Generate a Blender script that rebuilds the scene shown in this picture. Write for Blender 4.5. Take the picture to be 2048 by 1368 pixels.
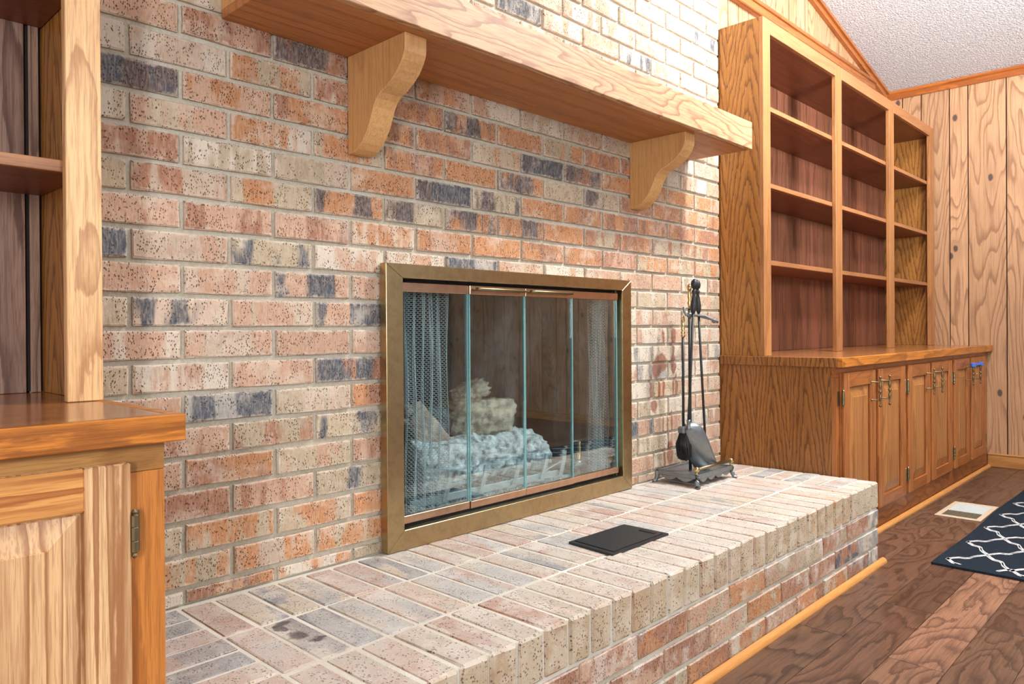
import bpy, bmesh, math, random
from mathutils import Vector, Matrix, noise

for o in list(bpy.data.objects): bpy.data.objects.remove(o)
SC = bpy.context.scene
COL = SC.collection
Z0 = 0.828                      # floor is z = 0; measured heights below are relative to the eye-level brick course
def W(x, y, z): return Vector((x, y, z + Z0))

# ------------------------------------------------------------------ camera
F, YAW, PIT, ROL = 1493.28, 0.805524, -0.0037405, -0.006466
fw = Vector((math.sin(YAW)*math.cos(PIT), math.cos(YAW)*math.cos(PIT), math.sin(PIT)))
r0 = Vector((math.cos(YAW), -math.sin(YAW), 0)); u0 = r0.cross(fw)
rt = r0*math.cos(ROL) + u0*math.sin(ROL); up = -r0*math.sin(ROL) + u0*math.cos(ROL)
CAM = W(-0.63496, -1.54237, 0.02619)
cd = bpy.data.cameras.new('camera'); cam = bpy.data.objects.new('camera', cd); COL.objects.link(cam)
m = Matrix((rt, up, -fw)).transposed().to_4x4(); m.translation = CAM; cam.matrix_world = m
cd.sensor_width = 36; cd.lens = F/2048*36; cd.shift_y = (665.3-684)/2048; cd.clip_start = 0.02
SC.camera = cam
def proj(p):
    d = p-CAM; z = d.dot(fw)
    if z < 0.05: return None
    return 1024+F*d.dot(rt)/z, 665.3-F*d.dot(up)/z

# ------------------------------------------------------------------ world, lights, exposure
wd = bpy.data.worlds.new('world'); SC.world = wd; wd.use_nodes = True
bg = wd.node_tree.nodes['Background']; bg.inputs[0].default_value = (0.93, 0.97, 1.0, 1); bg.inputs[1].default_value = 0.52
def area(name, loc, target, sx, sy, power, color=(1, 1, 1), spread=180):
    l = bpy.data.lights.new(name, 'AREA'); l.shape = 'RECTANGLE'; l.size = sx; l.size_y = sy; l.energy = power; l.color = color
    l.spread = math.radians(spread)
    o = bpy.data.objects.new(name, l); COL.objects.link(o); o.location = loc
    o.rotation_euler = (Vector(target)-Vector(loc)).to_track_quat('-Z', 'Y').to_euler()
    return o
area('ceiling_lamp', W(2.16, -1.2, 2.02), W(1.9, -0.1, 0), 0.18, 0.18, 64, (1.0, 0.98, 0.95))
area('front_window', W(0.35, -4.2, 1.1), W(0.6, 0, 0.1), 0.9, 0.9, 40, (0.95, 0.98, 1.0))
area('left_window', W(-1.9, -2.45, 0.35), W(0.4, 0, 0), 0.28, 0.8, 42, (0.97, 0.98, 1.0))
area('room_lamp', W(2.9, -2.0, 1.85), W(4.4, -0.3, 0.2), 0.25, 0.25, 20, (1.0, 0.97, 0.94))
area('ceiling_fill', W(1.6, -3.0, 0.9), W(2.6, -1.6, 2.2), 0.8, 0.8, 120, (0.95, 0.98, 1.0), 100)  # added fill without a fixture, aimed up to brighten the ceiling
SC.view_settings.view_transform = 'Standard'; SC.view_settings.look = 'None'
SC.view_settings.exposure = 0.12; SC.view_settings.gamma = 1.0; SC.view_settings.use_curve_mapping = False

# ------------------------------------------------------------------ material helpers
def srgb(r, g, b):
    f = lambda c: (c/255/12.92 if c/255 <= 0.04045 else ((c/255+0.055)/1.055)**2.4)
    return (f(r), f(g), f(b), 1)
class NT:
    def __init__(s, name):
        s.m = bpy.data.materials.new(name); s.m.use_nodes = True; s.t = s.m.node_tree
        s.b = s.t.nodes['Principled BSDF']; s.out = s.t.nodes['Material Output']
    def n(s, typ, **kw):
        nd = s.t.nodes.new(typ)
        for k, v in kw.items(): setattr(nd, k, v)
        return nd
    def put(s, sock, v):
        if isinstance(v, bpy.types.NodeSocket): s.t.links.new(v, sock)
        else: sock.default_value = v
    def math(s, op, a, b=0.0, c=0.0, clamp=False):
        nd = s.n('ShaderNodeMath', operation=op, use_clamp=clamp)
        for i, v in enumerate((a, b, c)): s.put(nd.inputs[i], v)
        return nd.outputs[0]
    def vm(s, op, a, b=(0, 0, 0)):
        nd = s.n('ShaderNodeVectorMath', operation=op); s.put(nd.inputs[0], a); s.put(nd.inputs[1], b)
        return nd.outputs[0]
    def noise(s, vec, scale, detail=2.0, rough=0.5, dist=0.0):
        nd = s.n('ShaderNodeTexNoise'); s.put(nd.inputs['Vector'], vec); nd.inputs['Scale'].default_value = scale
        nd.inputs['Detail'].default_value = detail; nd.inputs['Roughness'].default_value = rough; nd.inputs['Distortion'].default_value = dist
        return nd.outputs[0]
    def voro(s, vec, scale):
        nd = s.n('ShaderNodeTexVoronoi'); s.put(nd.inputs['Vector'], vec); nd.inputs['Scale'].default_value = scale
        return nd.outputs[0]
    def mr(s, v, a, b, c=0.0, d=1.0):
        nd = s.n('ShaderNodeMapRange'); nd.interpolation_type = 'SMOOTHSTEP'
        for i, x in enumerate((v, a, b, c, d)): s.put(nd.inputs[i], x)
        return nd.outputs[0]
    def mix(s, f, a, b, mode='MIX'):
        nd = s.n('ShaderNodeMix', data_type='RGBA', blend_type=mode)
        s.put(nd.inputs[0], f); s.put(nd.inputs[6], a); s.put(nd.inputs[7], b)
        return nd.outputs[2]
    def ramp(s, f, stops):
        nd = s.n('ShaderNodeValToRGB'); s.put(nd.inputs[0], f); cr = nd.color_ramp
        while len(cr.elements) < len(stops): cr.elements.new(0.5)
        for e, (p, c) in zip(cr.elements, stops): e.position = p; e.color = c
        return nd.outputs[0]
    def bump(s, h, strength=0.3, dist=0.002, normal=None):
        nd = s.n('ShaderNodeBump'); s.put(nd.inputs['Height'], h); nd.inputs['Strength'].default_value = strength
        nd.inputs['Distance'].default_value = dist
        if normal is not None: s.put(nd.inputs['Normal'], normal)
        s.t.links.new(nd.outputs[0], s.b.inputs['Normal']); return nd.outputs[0]
    def obj(s): return s.n('ShaderNodeTexCoord').outputs['Object']
    def rnd(s): return s.n('ShaderNodeObjectInfo').outputs['Random']
    def ocol(s): return s.n('ShaderNodeObjectInfo').outputs['Color']
    def seeded(s, vec=None):
        r = s.rnd(); c = s.n('ShaderNodeCombineXYZ')
        for i, k in enumerate((37.0, 61.0, 83.0)): s.put(c.inputs[i], s.math('MULTIPLY', r, k))
        return s.vm('ADD', vec if vec is not None else s.obj(), c.outputs[0])
    def fin(s, col=None, rough=0.5, metal=0.0, spec=None, coat=None):
        if col is not None: s.put(s.b.inputs['Base Color'], col)
        s.put(s.b.inputs['Roughness'], rough); s.b.inputs['Metallic'].default_value = metal
        if spec is not None: s.b.inputs['Specular IOR Level'].default_value = spec
        if coat is not None: s.b.inputs['Coat Weight'].default_value = coat; s.b.inputs['Coat Roughness'].default_value = 0.12
        return s.m

def wood(name, light, dark, axis=2, S=6.0, K=9.0, stretch=0.13, rough=0.42, line=0.85, coat=None, pore=0.35, knots=0.0, cath=None, tail=0.35, wob=0.5):
    """oak: growth-ring lines as thin jagged contours stretched along the board axis; cath = width of a cathedral figure"""
    t = NT(name); v = t.seeded()
    sc = [S, S, S]; sc[axis] = S*stretch
    vs = t.vm('MULTIPLY', v, tuple(sc))
    n1 = t.noise(vs, 1.0, 2.0, 0.45, 0.15)
    fs = [60.0]*3; fs[axis] = 14.0
    fine = t.noise(t.vm('MULTIPLY', v, tuple(fs)), 1.0, 3, 0.65)
    ph = t.math('ADD', t.math('MULTIPLY', n1, K), t.math('MULTIPLY', fine, wob))
    if cath:
        sp = t.n('ShaderNodeSeparateXYZ'); t.put(sp.inputs[0], v)
        cr = t.math('ADD', sp.outputs[0 if axis != 0 else 1], sp.outputs[1 if axis != 1 else 2]) if axis == 2 else t.math('ADD', sp.outputs[1], sp.outputs[2])
        cell = t.math('PINGPONG', t.math('ADD', cr, t.math('MULTIPLY', n1, 0.10)), cath/2)
        vv = t.math('POWER', t.math('MULTIPLY', cell, 2/cath), 1.25)
        ph = t.math('ADD', ph, t.math('ADD', t.math('MULTIPLY', sp.outputs[axis], 7.0), t.math('MULTIPLY', vv, 4.2)))
    fr = t.math('FRACT', ph)
    thin = t.math('MULTIPLY', t.mr(fr, 0.0, 0.08), t.mr(fr, 0.42, 0.10))
    soft = t.math('MULTIPLY', t.mr(fr, 0.05, 0.12), t.mr(fr, 0.9, 0.10))
    pv = [620.0]*3; pv[axis] = 22.0
    pores = t.noise(t.vm('MULTIPLY', v, tuple(pv)), 1.0, 1, 0.5)
    pv2 = [190.0]*3; pv2[axis] = 4.5
    strk = t.noise(t.vm('MULTIPLY', v, tuple(pv2)), 1.0, 2, 0.6)
    big = t.noise(vs, 0.4, 1, 0.5)
    base = t.mix(t.mr(big, 0.35, 0.65), light, t.mix(0.22, light, dark))
    c = t.mix(t.math('MULTIPLY', soft, tail*line), base, dark)
    c = t.mix(t.math('MULTIPLY', thin, line*0.75), c, dark)
    c = t.mix(t.math('MULTIPLY', t.mr(strk, 0.46, 0.70), 0.42), c, dark)
    c = t.mix(t.math('MULTIPLY', t.mr(pores, 0.50, 0.64), pore), c, dark)
    if knots:
        s2 = t.n('ShaderNodeSeparateXYZ'); t.put(s2.inputs[0], v); cb = t.n('ShaderNodeCombineXYZ')
        t.put(cb.inputs[0], t.math('MULTIPLY', t.math('ADD', s2.outputs[0], s2.outputs[1]), 3.4)); t.put(cb.inputs[1], t.math('MULTIPLY', s2.outputs[2], 2.1))
        vo = t.n('ShaderNodeTexVoronoi', voronoi_dimensions='2D'); t.put(vo.inputs['Vector'], cb.outputs[0]); vo.inputs['Scale'].default_value = 1.0
        d = vo.outputs[0]
        c = t.mix(t.mr(d, 0.26, 0.05, 0, 0.8), c, t.mix(0.42, light, dark))
        c = t.mix(t.mr(t.math('ADD', d, t.math('MULTIPLY', fine, 0.03)), 0.075, 0.045), c, (0.10, 0.06, 0.05, 1))
    c = t.mix(1.0, c, t.ocol(), 'MULTIPLY')
    t.bump(t.math('SUBTRACT', strk, t.math('MULTIPLY', pores, 0.8)), 0.12, 0.001)
    return t.fin(c, t.math('ADD', rough-0.05, t.math('MULTIPLY', strk, 0.12)), coat=coat)

OAK_V = wood('oak_honey_upright', srgb(182, 126, 76), srgb(124, 76, 40), 2, S=9, K=5, stretch=0.10, line=0.5)
OAK_X = wood('oak_honey_lengthwise', srgb(176, 120, 76), srgb(124, 76, 44), 0, S=9, K=5, stretch=0.10, line=0.4)
PLY_V = wood('oak_veneer_cathedral', srgb(184, 126, 60), srgb(98, 56, 22), 2, S=3.5, K=5, stretch=0.22, line=0.95, rough=0.36, cath=0.21, wob=1.1, tail=0.25)
PLY_IN = wood('oak_veneer_inside', srgb(186, 134, 66), srgb(98, 58, 22), 2, S=3.5, K=5, stretch=0.3, line=0.9, rough=0.4, cath=0.30, wob=1.0, tail=0.25)
PLY_D = wood('oak_veneer_dark', srgb(168, 110, 52), srgb(84, 46, 18), 2, S=3.5, K=5, stretch=0.22, line=0.95, rough=0.36, cath=0.15, wob=1.2, tail=0.3)
LSTILE = wood('oak_flamed_stile', srgb(240, 196, 140), srgb(160, 104, 62), 2, S=10, K=9, stretch=0.22, line=0.7, rough=0.4, wob=0.8)
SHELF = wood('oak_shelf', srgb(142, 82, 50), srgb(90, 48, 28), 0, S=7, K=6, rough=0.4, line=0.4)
DOOR_V = wood('oak_door_upright', srgb(184, 114, 60), srgb(124, 72, 34), 2, S=12, K=7, stretch=0.07, rough=0.32, line=0.7)
DOOR_X = wood('oak_door_cross', srgb(176, 104, 52), srgb(124, 70, 34), 0, S=9, K=9, stretch=0.16, rough=0.32, line=0.7)
DOOR_P = wood('oak_door_panel', srgb(190, 128, 72), srgb(132, 80, 40), 2, S=12, K=8, stretch=0.07, rough=0.32, line=0.8)
TOE = wood('oak_toe_board', srgb(170, 102, 54), srgb(96, 50, 24), 0, S=9, K=9, stretch=0.25, rough=0.3)
LDOOR_V = wood('oak_pale_upright', srgb(236, 194, 144), srgb(156, 102, 60), 2, S=30, K=5, stretch=0.012, rough=0.35, line=1.0, wob=0.25, tail=0.6)
LDOOR_X = wood('oak_pale_cross', srgb(228, 164, 92), srgb(156, 88, 38), 0, S=34, K=5, stretch=0.03, rough=0.35, line=1.0, wob=0.3, tail=0.6)
MANT = wood('oak_mantel', srgb(222, 180, 136), srgb(142, 92, 62), 0, S=7, K=17, stretch=0.2, rough=0.5, line=0.95, wob=0.7, tail=0.2)
BRK = wood('oak_bracket', srgb(216, 168, 110), srgb(166, 118, 70), 2, S=8, K=3, stretch=0.25, rough=0.5, line=0.3)
CTOP = wood('oak_counter', srgb(182, 122, 74), srgb(124, 74, 42), 0, S=8, K=5, stretch=0.10, rough=0.2, line=0.5, coat=0.35)
CEDGE = wood('oak_counter_edge', srgb(214, 132, 48), srgb(124, 66, 22), 0, S=8, K=7, stretch=0.16, rough=0.3, line=0.75)
PANEL = wood('knotty_wall_panel', srgb(208, 164, 124), srgb(120, 80, 54), 2, S=4.2, K=24, stretch=0.15, line=0.75, rough=0.5, pore=0.12, knots=1, tail=0.15, wob=0.3)
BACKP = wood('shaded_back_panel', srgb(158, 100, 72), srgb(78, 46, 36), 2, S=9, K=6, stretch=0.07, line=0.6, rough=0.5)  # darker version of the wall panelling, bookcase shade put into the colour
TRIMW = wood('oak_trim', srgb(184, 114, 60), srgb(134, 76, 38), 0, S=10, K=4, stretch=0.06, rough=0.35)
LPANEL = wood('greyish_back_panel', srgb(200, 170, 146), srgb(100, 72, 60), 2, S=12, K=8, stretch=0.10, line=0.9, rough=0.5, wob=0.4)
TRIMY = wood('oak_trim_depth', srgb(194, 114, 50), srgb(140, 74, 30), 1, S=10, K=4, stretch=0.06, rough=0.35)
QROUND = wood('pale_quarter_round', srgb(214, 152, 84), srgb(178, 116, 58), 0, S=10, K=3, stretch=0.05, rough=0.35, line=0.3)
FLOORM = wood('dark_hickory_floor', srgb(150, 112, 88), srgb(66, 46, 40), 0, S=6, K=12, stretch=0.34, rough=0.33, line=0.75, pore=0.3, tail=0.5, wob=0.9)

def stain_mask(t):
    """rust run marks on the brick to the right of the fireplace"""
    g = t.n('ShaderNodeNewGeometry').outputs['Position']
    nz = t.n('ShaderNodeTexNoise'); t.put(nz.inputs['Vector'], g); nz.inputs['Scale'].default_value = 30
    p = t.vm('ADD', g, t.vm('MULTIPLY', t.vm('SUBTRACT', nz.outputs['Color'], (0.5, 0.5, 0.5)), (0.022, 0, 0.022)))
    acc = None
    for cx, cz, rx, rz in [(1.864, 0.0, 0.017, 0.045), (1.866, -0.05, 0.009, 0.05), (1.796, -0.005, 0.010, 0.028), (1.78, -0.10, 0.045, 0.035),
                           (1.745, -0.125, 0.03, 0.035), (1.71, -0.19, 0.010, 0.05), (1.865, -0.11, 0.02, 0.04), (1.885, -0.19, 0.010, 0.05),
                           (1.86, -0.20, 0.007, 0.04), (1.765, -0.20, 0.007, 0.04), (1.795, -0.20, 0.008, 0.04), (1.73, -0.262, 0.022, 0.025),
                           (1.79, -0.33, 0.006, 0.04), (1.82, -0.34, 0.006, 0.04), (1.85, -0.33, 0.007, 0.05), (1.84, -0.45, 0.02, 0.05), (1.80, -0.47, 0.008, 0.05)]:
        d = t.vm('DIVIDE', t.vm('SUBTRACT', p, (cx, 0, cz+Z0)), (rx, 50, rz))
        ln = t.n('ShaderNodeVectorMath', operation='LENGTH'); t.put(ln.inputs[0], d)
        v = t.mr(ln.outputs['Value'], 1.15, 0.75)
        acc = v if acc is None else t.math('MAXIMUM', acc, v)
    return acc

SCORCH = [(0.086, -0.236, 0.020, 0.010), (0.072, -0.252, 0.010, 0.022), (0.080, -0.308, 0.018, 0.022), (0.098, -0.345, 0.022, 0.009)]
def brick_mat(name, stains, top, nose=False):
    t = NT(name); v = t.seeded()
    at = t.n('ShaderNodeAttribute', attribute_type='OBJECT', attribute_name='tint'); c2 = at.outputs['Color']
    c1 = t.ocol()
    if top: band = t.noise(t.vm('MULTIPLY', v, (14, 5, 14)), 1.0, 2, 0.6)
    else: band = t.noise(t.vm('MULTIPLY', v, (17, 17, 3.5)), 1.0, 2.5, 0.6)
    c = t.mix(t.mr(band, 0.46, 0.56), c1, c2)
    # fine streaks and grain
    st = t.noise(t.vm('MULTIPLY', v, (260, 260, 60)), 1.0, 2, 0.6)
    c = t.mix(t.mr(st, 0.35, 0.75, 0.0, 0.45), c, t.mix(0.7, c, (0.66, 0.56, 0.46, 1)))
    sd = t.noise(t.vm('MULTIPLY', v, (330, 330, 34)), 1.0, 2, 0.6)
    c = t.mix(t.mr(sd, 0.60, 0.72, 0.0, 0.55), c, t.mix(0.6, c, (0.10, 0.06, 0.05, 1)))
    # cream bloom
    bl = t.noise(v, 11.0, 4, 0.65)
    c = t.mix(t.mr(bl, 0.50, 0.68, 0.0, 0.62 if top else 0.45), c, (0.72, 0.64, 0.56, 1) if top else (0.70, 0.60, 0.49, 1))
    bl2 = t.noise(v, 23.0, 3, 0.6)
    c = t.mix(t.mr(bl2, 0.58, 0.70, 0.0, 0.35), c, t.mix(0.5, c, (0.20, 0.09, 0.06, 1)))
    if not top:   # lime edge on wall bricks
        gen = t.n('ShaderNodeTexCoord').outputs['Generated']; sp = t.n('ShaderNodeSeparateXYZ'); t.put(sp.inputs[0], gen)
        dx = t.math('MULTIPLY', t.math('SUBTRACT', 0.5, t.math('ABSOLUTE', t.math('SUBTRACT', sp.outputs[0], 0.5))), 0.19)
        dz = t.math('MULTIPLY', t.math('SUBTRACT', 0.5, t.math('ABSOLUTE', t.math('SUBTRACT', sp.outputs[2], 0.5))), 0.057)
        e = t.math('ADD', t.math('MINIMUM', dx, dz), t.math('MULTIPLY', t.math('SUBTRACT', t.noise(v, 60, 3, 0.6), 0.5), 0.022))
        c = t.mix(t.mr(e, 0.007, 0.0, 0.0, 0.6), c, (0.66, 0.57, 0.47, 1))
    # elongated dark pits
    pv = t.vm('MULTIPLY', v, (260, 260, 150)) if not top else t.vm('MULTIPLY', v, (170, 120, 150))
    d = t.voro(pv, 1.0)
    gate = t.noise(v, 38, 2, 0.5)
    pit = t.math('MULTIPLY', t.mr(d, 0.34, 0.18), t.mr(gate, 0.42, 0.56))
    big = t.math('MULTIPLY', t.mr(t.voro(t.vm('MULTIPLY', v, (110, 110, 60)), 1.0), 0.17, 0.09), t.mr(gate, 0.40, 0.5))
    pit = t.math('MAXIMUM', pit, big)
    c = t.mix(t.math('MULTIPLY', pit, 0.85 if not top else 0.5), c, (0.10, 0.045, 0.035, 1))
    if nose:   # the extruded face side of these bricks is tan, their cut sides redder
        g3 = t.n('ShaderNodeNewGeometry'); s3 = t.n('ShaderNodeSeparateXYZ'); t.put(s3.inputs[0], g3.outputs['Normal'])
        c = t.mix(t.mr(s3.outputs[1], -0.4, -0.9, 0, 0.72), c, t.mix(t.mr(band, 0.4, 0.6), (0.50, 0.39, 0.25, 1), (0.60, 0.50, 0.37, 1)))
        c = t.mix(t.math('MULTIPLY', pit, 0.6), c, (0.10, 0.045, 0.035, 1))
    if top:
        geo = t.n('ShaderNodeNewGeometry'); sp = t.n('ShaderNodeSeparateXYZ'); t.put(sp.inputs[0], geo.outputs['Normal'])
        dust = t.math('MULTIPLY', t.mr(sp.outputs[2], 0.3, 0.9), t.mr(t.noise(geo.outputs['Position'], 6.0, 5, 0.7), 0.3, 0.75, 0.25, 0.72))
        c = t.mix(dust, c, (0.60, 0.575, 0.54, 1))
    if top and not nose:   # scorch mark on one hearth brick
        p5 = t.n('ShaderNodeNewGeometry').outputs['Position']; nz5 = t.n('ShaderNodeTexNoise'); t.put(nz5.inputs['Vector'], p5); nz5.inputs['Scale'].default_value = 40
        p5 = t.vm('ADD', p5, t.vm('MULTIPLY', t.vm('SUBTRACT', nz5.outputs['Color'], (0.5, 0.5, 0.5)), (0.025, 0.03, 0)))
        for cx, cy, rx, ry in SCORCH:
            d5 = t.vm('DIVIDE', t.vm('SUBTRACT', p5, (cx, cy, 0)), (rx, ry, 50)); l5 = t.n('ShaderNodeVectorMath', operation='LENGTH'); t.put(l5.inputs[0], d5)
            c = t.mix(t.mr(l5.outputs['Value'], 1.2, 0.6, 0, 0.75), c, (0.055, 0.04, 0.045, 1))
    if stains: c = t.mix(t.math('MULTIPLY', stain_mask(t), 0.78), c, (0.26, 0.085, 0.04, 1))
    h = t.math('SUBTRACT', t.math('ADD', t.math('MULTIPLY', t.noise(v, 90, 4, 0.7), 0.9), t.math('MULTIPLY', st, 0.3)), t.math('MULTIPLY', pit, 1.2))
    t.bump(h, 0.8, 0.003)
    return t.fin(c, 0.85, spec=0.25)
BRICK = brick_mat('wall_brick', True, False)
HBRICK = brick_mat('hearth_brick', False, True)
NBRICK = brick_mat('hearth_nose_brick', False, True, True)

def mortar_mat(name, a, b, stains=False):
    t = NT(name); v = t.n('ShaderNodeNewGeometry').outputs['Position']
    c = t.mix(t.mr(t.noise(v, 3.0, 3, 0.6), 0.35, 0.65), a, b)
    c = t.mix(t.mr(t.noise(v, 160, 3, 0.6), 0.35, 0.7, 0, 0.4), c, (0.72, 0.68, 0.6, 1))
    if stains: c = t.mix(t.math('MULTIPLY', stain_mask(t), 0.5), c, (0.26, 0.10, 0.05, 1))
    t.bump(t.noise(v, 220, 4, 0.7), 0.6, 0.003)
    return t.fin(c, 0.95, spec=0.1)
MORTAR = mortar_mat('wall_mortar', srgb(176, 168, 148), srgb(196, 190, 174), True)
HMORTAR = mortar_mat('hearth_mortar', srgb(228, 224, 214), srgb(206, 200, 184))
MORT2 = mortar_mat('hearth_front_mortar', srgb(188, 180, 158), srgb(204, 198, 182))

def metal(name, col, rough, brushed=None, spots=0.0, metallic=1.0):
    t = NT(name); v = t.obj(); c = col
    n = t.noise(v, 45, 4, 0.7)
    c = t.mix(t.mr(n, 0.4, 0.7, 0, 0.35), col, tuple(x*0.55 for x in col[:3])+(1,))
    if spots: c = t.mix(t.mr(t.voro(v, 70), 0.07, 0.04, 0, spots), c, (0.8, 0.75, 0.65, 1))
    if brushed is not None:
        s = [30.0]*3; s[brushed] = 900.0
        b = t.noise(t.vm('MULTIPLY', v, tuple(s)), 1.0, 2, 0.6); t.bump(b, 0.10, 0.0006)
    else: t.bump(n, 0.2, 0.001)
    return t.fin(c, rough, metallic)
BRASS_X = metal('brushed_bronze_cross', (0.50, 0.37, 0.20, 1), 0.30, 2, 0.5)
BRASS_Z = metal('brushed_bronze_upright', (0.50, 0.37, 0.20, 1), 0.30, 0, 0.3)
COPPER = metal('copper_toned_rail', (0.62, 0.40, 0.27, 1), 0.27, 2)
BRASSB = metal('polished_brass', (0.58, 0.42, 0.20, 1), 0.25)
ANTIQ = metal('antique_brass', (0.27, 0.22, 0.125, 1), 0.36)
IRON = metal('black_cast_iron', (0.045, 0.048, 0.05, 1), 0.45, metallic=0.6)
PEWTER = metal('worn_grey_iron', (0.24, 0.26, 0.27, 1), 0.38, metallic=0.75)
STEELG = metal('smoked_steel', (0.52, 0.58, 0.60, 1), 0.5, metallic=0.3)
def plain(name, col, rough=0.6, nz=0.15, scale=60, metallic=0.0, bump=0.2):
    t = NT(name); v = t.obj(); n = t.noise(v, scale, 4, 0.65)
    c = t.mix(t.mr(n, 0.35, 0.7, 0, 1), tuple(x*(1-nz) for x in col[:3])+(1,), tuple(min(1, x*(1+nz)) for x in col[:3])+(1,))
    if bump: t.bump(n, bump, 0.002)
    return t.fin(c, rough, metallic)
GROOVE = plain('dark_groove', (0.02, 0.012, 0.01, 1), 0.9)
SOOT = plain('sooty_firebox', (0.040, 0.050, 0.054, 1), 0.95, 0.5, 12)
BRISTLE = plain('black_bristle', (0.012, 0.012, 0.013, 1), 0.8)
BLUE = plain('blue_plastic', (0.06, 0.16, 0.62, 1), 0.35, 0.05)
ALMOND = plain('almond_paint', srgb(206, 186, 160), 0.5, 0.05)
VREFLECT = plain('painted_reflection_grey', srgb(196, 206, 206), 0.45, 0.05)  # reflected light on the register put into a pale colour
VDARK = plain('duct_shadow_grey', srgb(98, 90, 70), 0.7, 0.1)
def ceiling_mat():
    t = NT('popcorn_ceiling'); v = t.n('ShaderNodeNewGeometry').outputs['Position']
    n = t.noise(v, 130, 3, 0.7); n2 = t.voro(v, 90)
    c = t.mix(t.mr(n, 0.35, 0.68), srgb(200, 202, 206), srgb(240, 242, 246))
    t.bump(t.math('SUBTRACT', n, t.math('MULTIPLY', n2, 0.5)), 1.0, 0.008)
    return t.fin(c, 0.95, spec=0.1)
CEIL = ceiling_mat()
def ash_mat(name, a, b, sc, dark=(0.10, 0.10, 0.10, 1)):
    t = NT(name); v = t.obj(); n = t.noise(v, sc, 5, 0.7)
    c = t.ramp(n, [(0.36, dark), (0.47, a), (0.62, b)])
    t.bump(n, 0.8, 0.006); return t.fin(c, 0.95, spec=0.1)
ASHLOG = ash_mat('ash_bark', (0.50, 0.54, 0.55, 1), (0.90, 0.93, 0.94, 1), 38, (0.16, 0.17, 0.17, 1))
STONELOG = ash_mat('scorched_ceramic', (0.42, 0.36, 0.28, 1), (0.72, 0.62, 0.50, 1), 26, (0.20, 0.17, 0.14, 1))
PINKLOG = ash_mat('pink_ceramic', (0.55, 0.38, 0.29, 1), (0.78, 0.60, 0.48, 1), 18, (0.34, 0.20, 0.14, 1))
CHARLOG = ash_mat('charred_ceramic', (0.14, 0.15, 0.16, 1), (0.32, 0.34, 0.35, 1), 24, (0.05, 0.05, 0.05, 1))
ASHBED = ash_mat('pale_ash', (0.55, 0.58, 0.58, 1), (0.92, 0.94, 0.94, 1), 90)
def glass_mat():
    t = NT('smoky_door_glass')
    v = t.n('ShaderNodeNewGeometry').outputs['Position']
    sm = t.noise(t.vm('MULTIPLY', v, (9, 9, 2.2)), 1.0, 5, 0.62, 0.6); fine = t.noise(v, 420, 3, 0.7)
    tr = t.n('ShaderNodeBsdfTransparent'); tr.inputs[0].default_value = (0.90, 0.965, 0.97, 1)
    gl = t.n('ShaderNodeBsdfGlossy'); gl.inputs[0].default_value = (1, 1, 1, 1); gl.inputs[1].default_value = 0.015
    df = t.n('ShaderNodeBsdfDiffuse'); df.inputs[0].default_value = (0.55, 0.60, 0.62, 1)
    fr = t.n('ShaderNodeFresnel'); fr.inputs[0].default_value = 1.5
    m1 = t.n('ShaderNodeMixShader'); m2 = t.n('ShaderNodeMixShader')
    dust = t.math('ADD', t.mr(sm, 0.45, 0.78, 0.0, 0.04), t.mr(fine, 0.66, 0.78, 0, 0.05))
    t.put(m1.inputs[0], dust); t.t.links.new(tr.outputs[0], m1.inputs[1]); t.t.links.new(df.outputs[0], m1.inputs[2])
    t.put(m2.inputs[0], t.math('MULTIPLY', fr.outputs[0], 0.36)); t.t.links.new(m1.outputs[0], m2.inputs[1]); t.t.links.new(gl.outputs[0], m2.inputs[2])
    t.t.links.new(m2.outputs[0], t.out.inputs[0]); return t.m
GLASS = glass_mat()
GEDGE = plain('glass_edge_teal', (0.20, 0.42, 0.43, 1), 0.45, 0.05, bump=0)
def rug_mat(name, col, nz):
    t = NT(name); v = t.n('ShaderNodeNewGeometry').outputs['Position']
    n = t.noise(v, 500, 3, 0.7); c = t.mix(t.mr(n, 0.3, 0.7), tuple(x*(1-nz) for x in col[:3])+(1,), tuple(x*(1+nz) for x in col[:3])+(1,))
    t.bump(n, 0.8, 0.003); return t.fin(c, 1.0, spec=0.05)
RUGB = rug_mat('navy_black_pile', (0.022, 0.030, 0.042, 1), 0.5)
RUGW = rug_mat('white_pile', (0.66, 0.67, 0.68, 1), 0.25)

# ------------------------------------------------------------------ geometry helpers
def wloc(o):
    v = Vector((0, 0, 0))
    while o is not None: v += o.location; o = o.parent
    return v
def mesh_obj(name, bm, mat, parent=None, smooth=False, origin=None):
    me = bpy.data.meshes.new(name)
    off = wloc(parent) if parent is not None else Vector((0, 0, 0))
    if origin is not None: off2 = Vector(origin)
    else: off2 = off
    if off2.length: bmesh.ops.translate(bm, verts=bm.verts, vec=-off2)
    bm.normal_update(); bm.to_mesh(me); bm.free()
    if mat is not None: me.materials.append(mat)
    if smooth:
        for p in me.polygons: p.use_smooth = True
    o = bpy.data.objects.new(name, me); COL.objects.link(o)
    if parent is not None: o.parent = parent
    o.location = off2-off
    return o
def put(name, me, loc, parent, col=None, tint=None, rot=None, scale=None):
    o = bpy.data.objects.new(name, me); COL.objects.link(o); o.parent = parent
    o.location = Vector(loc)-wloc(parent)
    if rot: o.rotation_euler = rot
    if scale: o.scale = scale
    if col: o.color = (*col[:3], 1)
    if tint: o['tint'] = [float(c) for c in tint[:3]]
    return o
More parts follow.
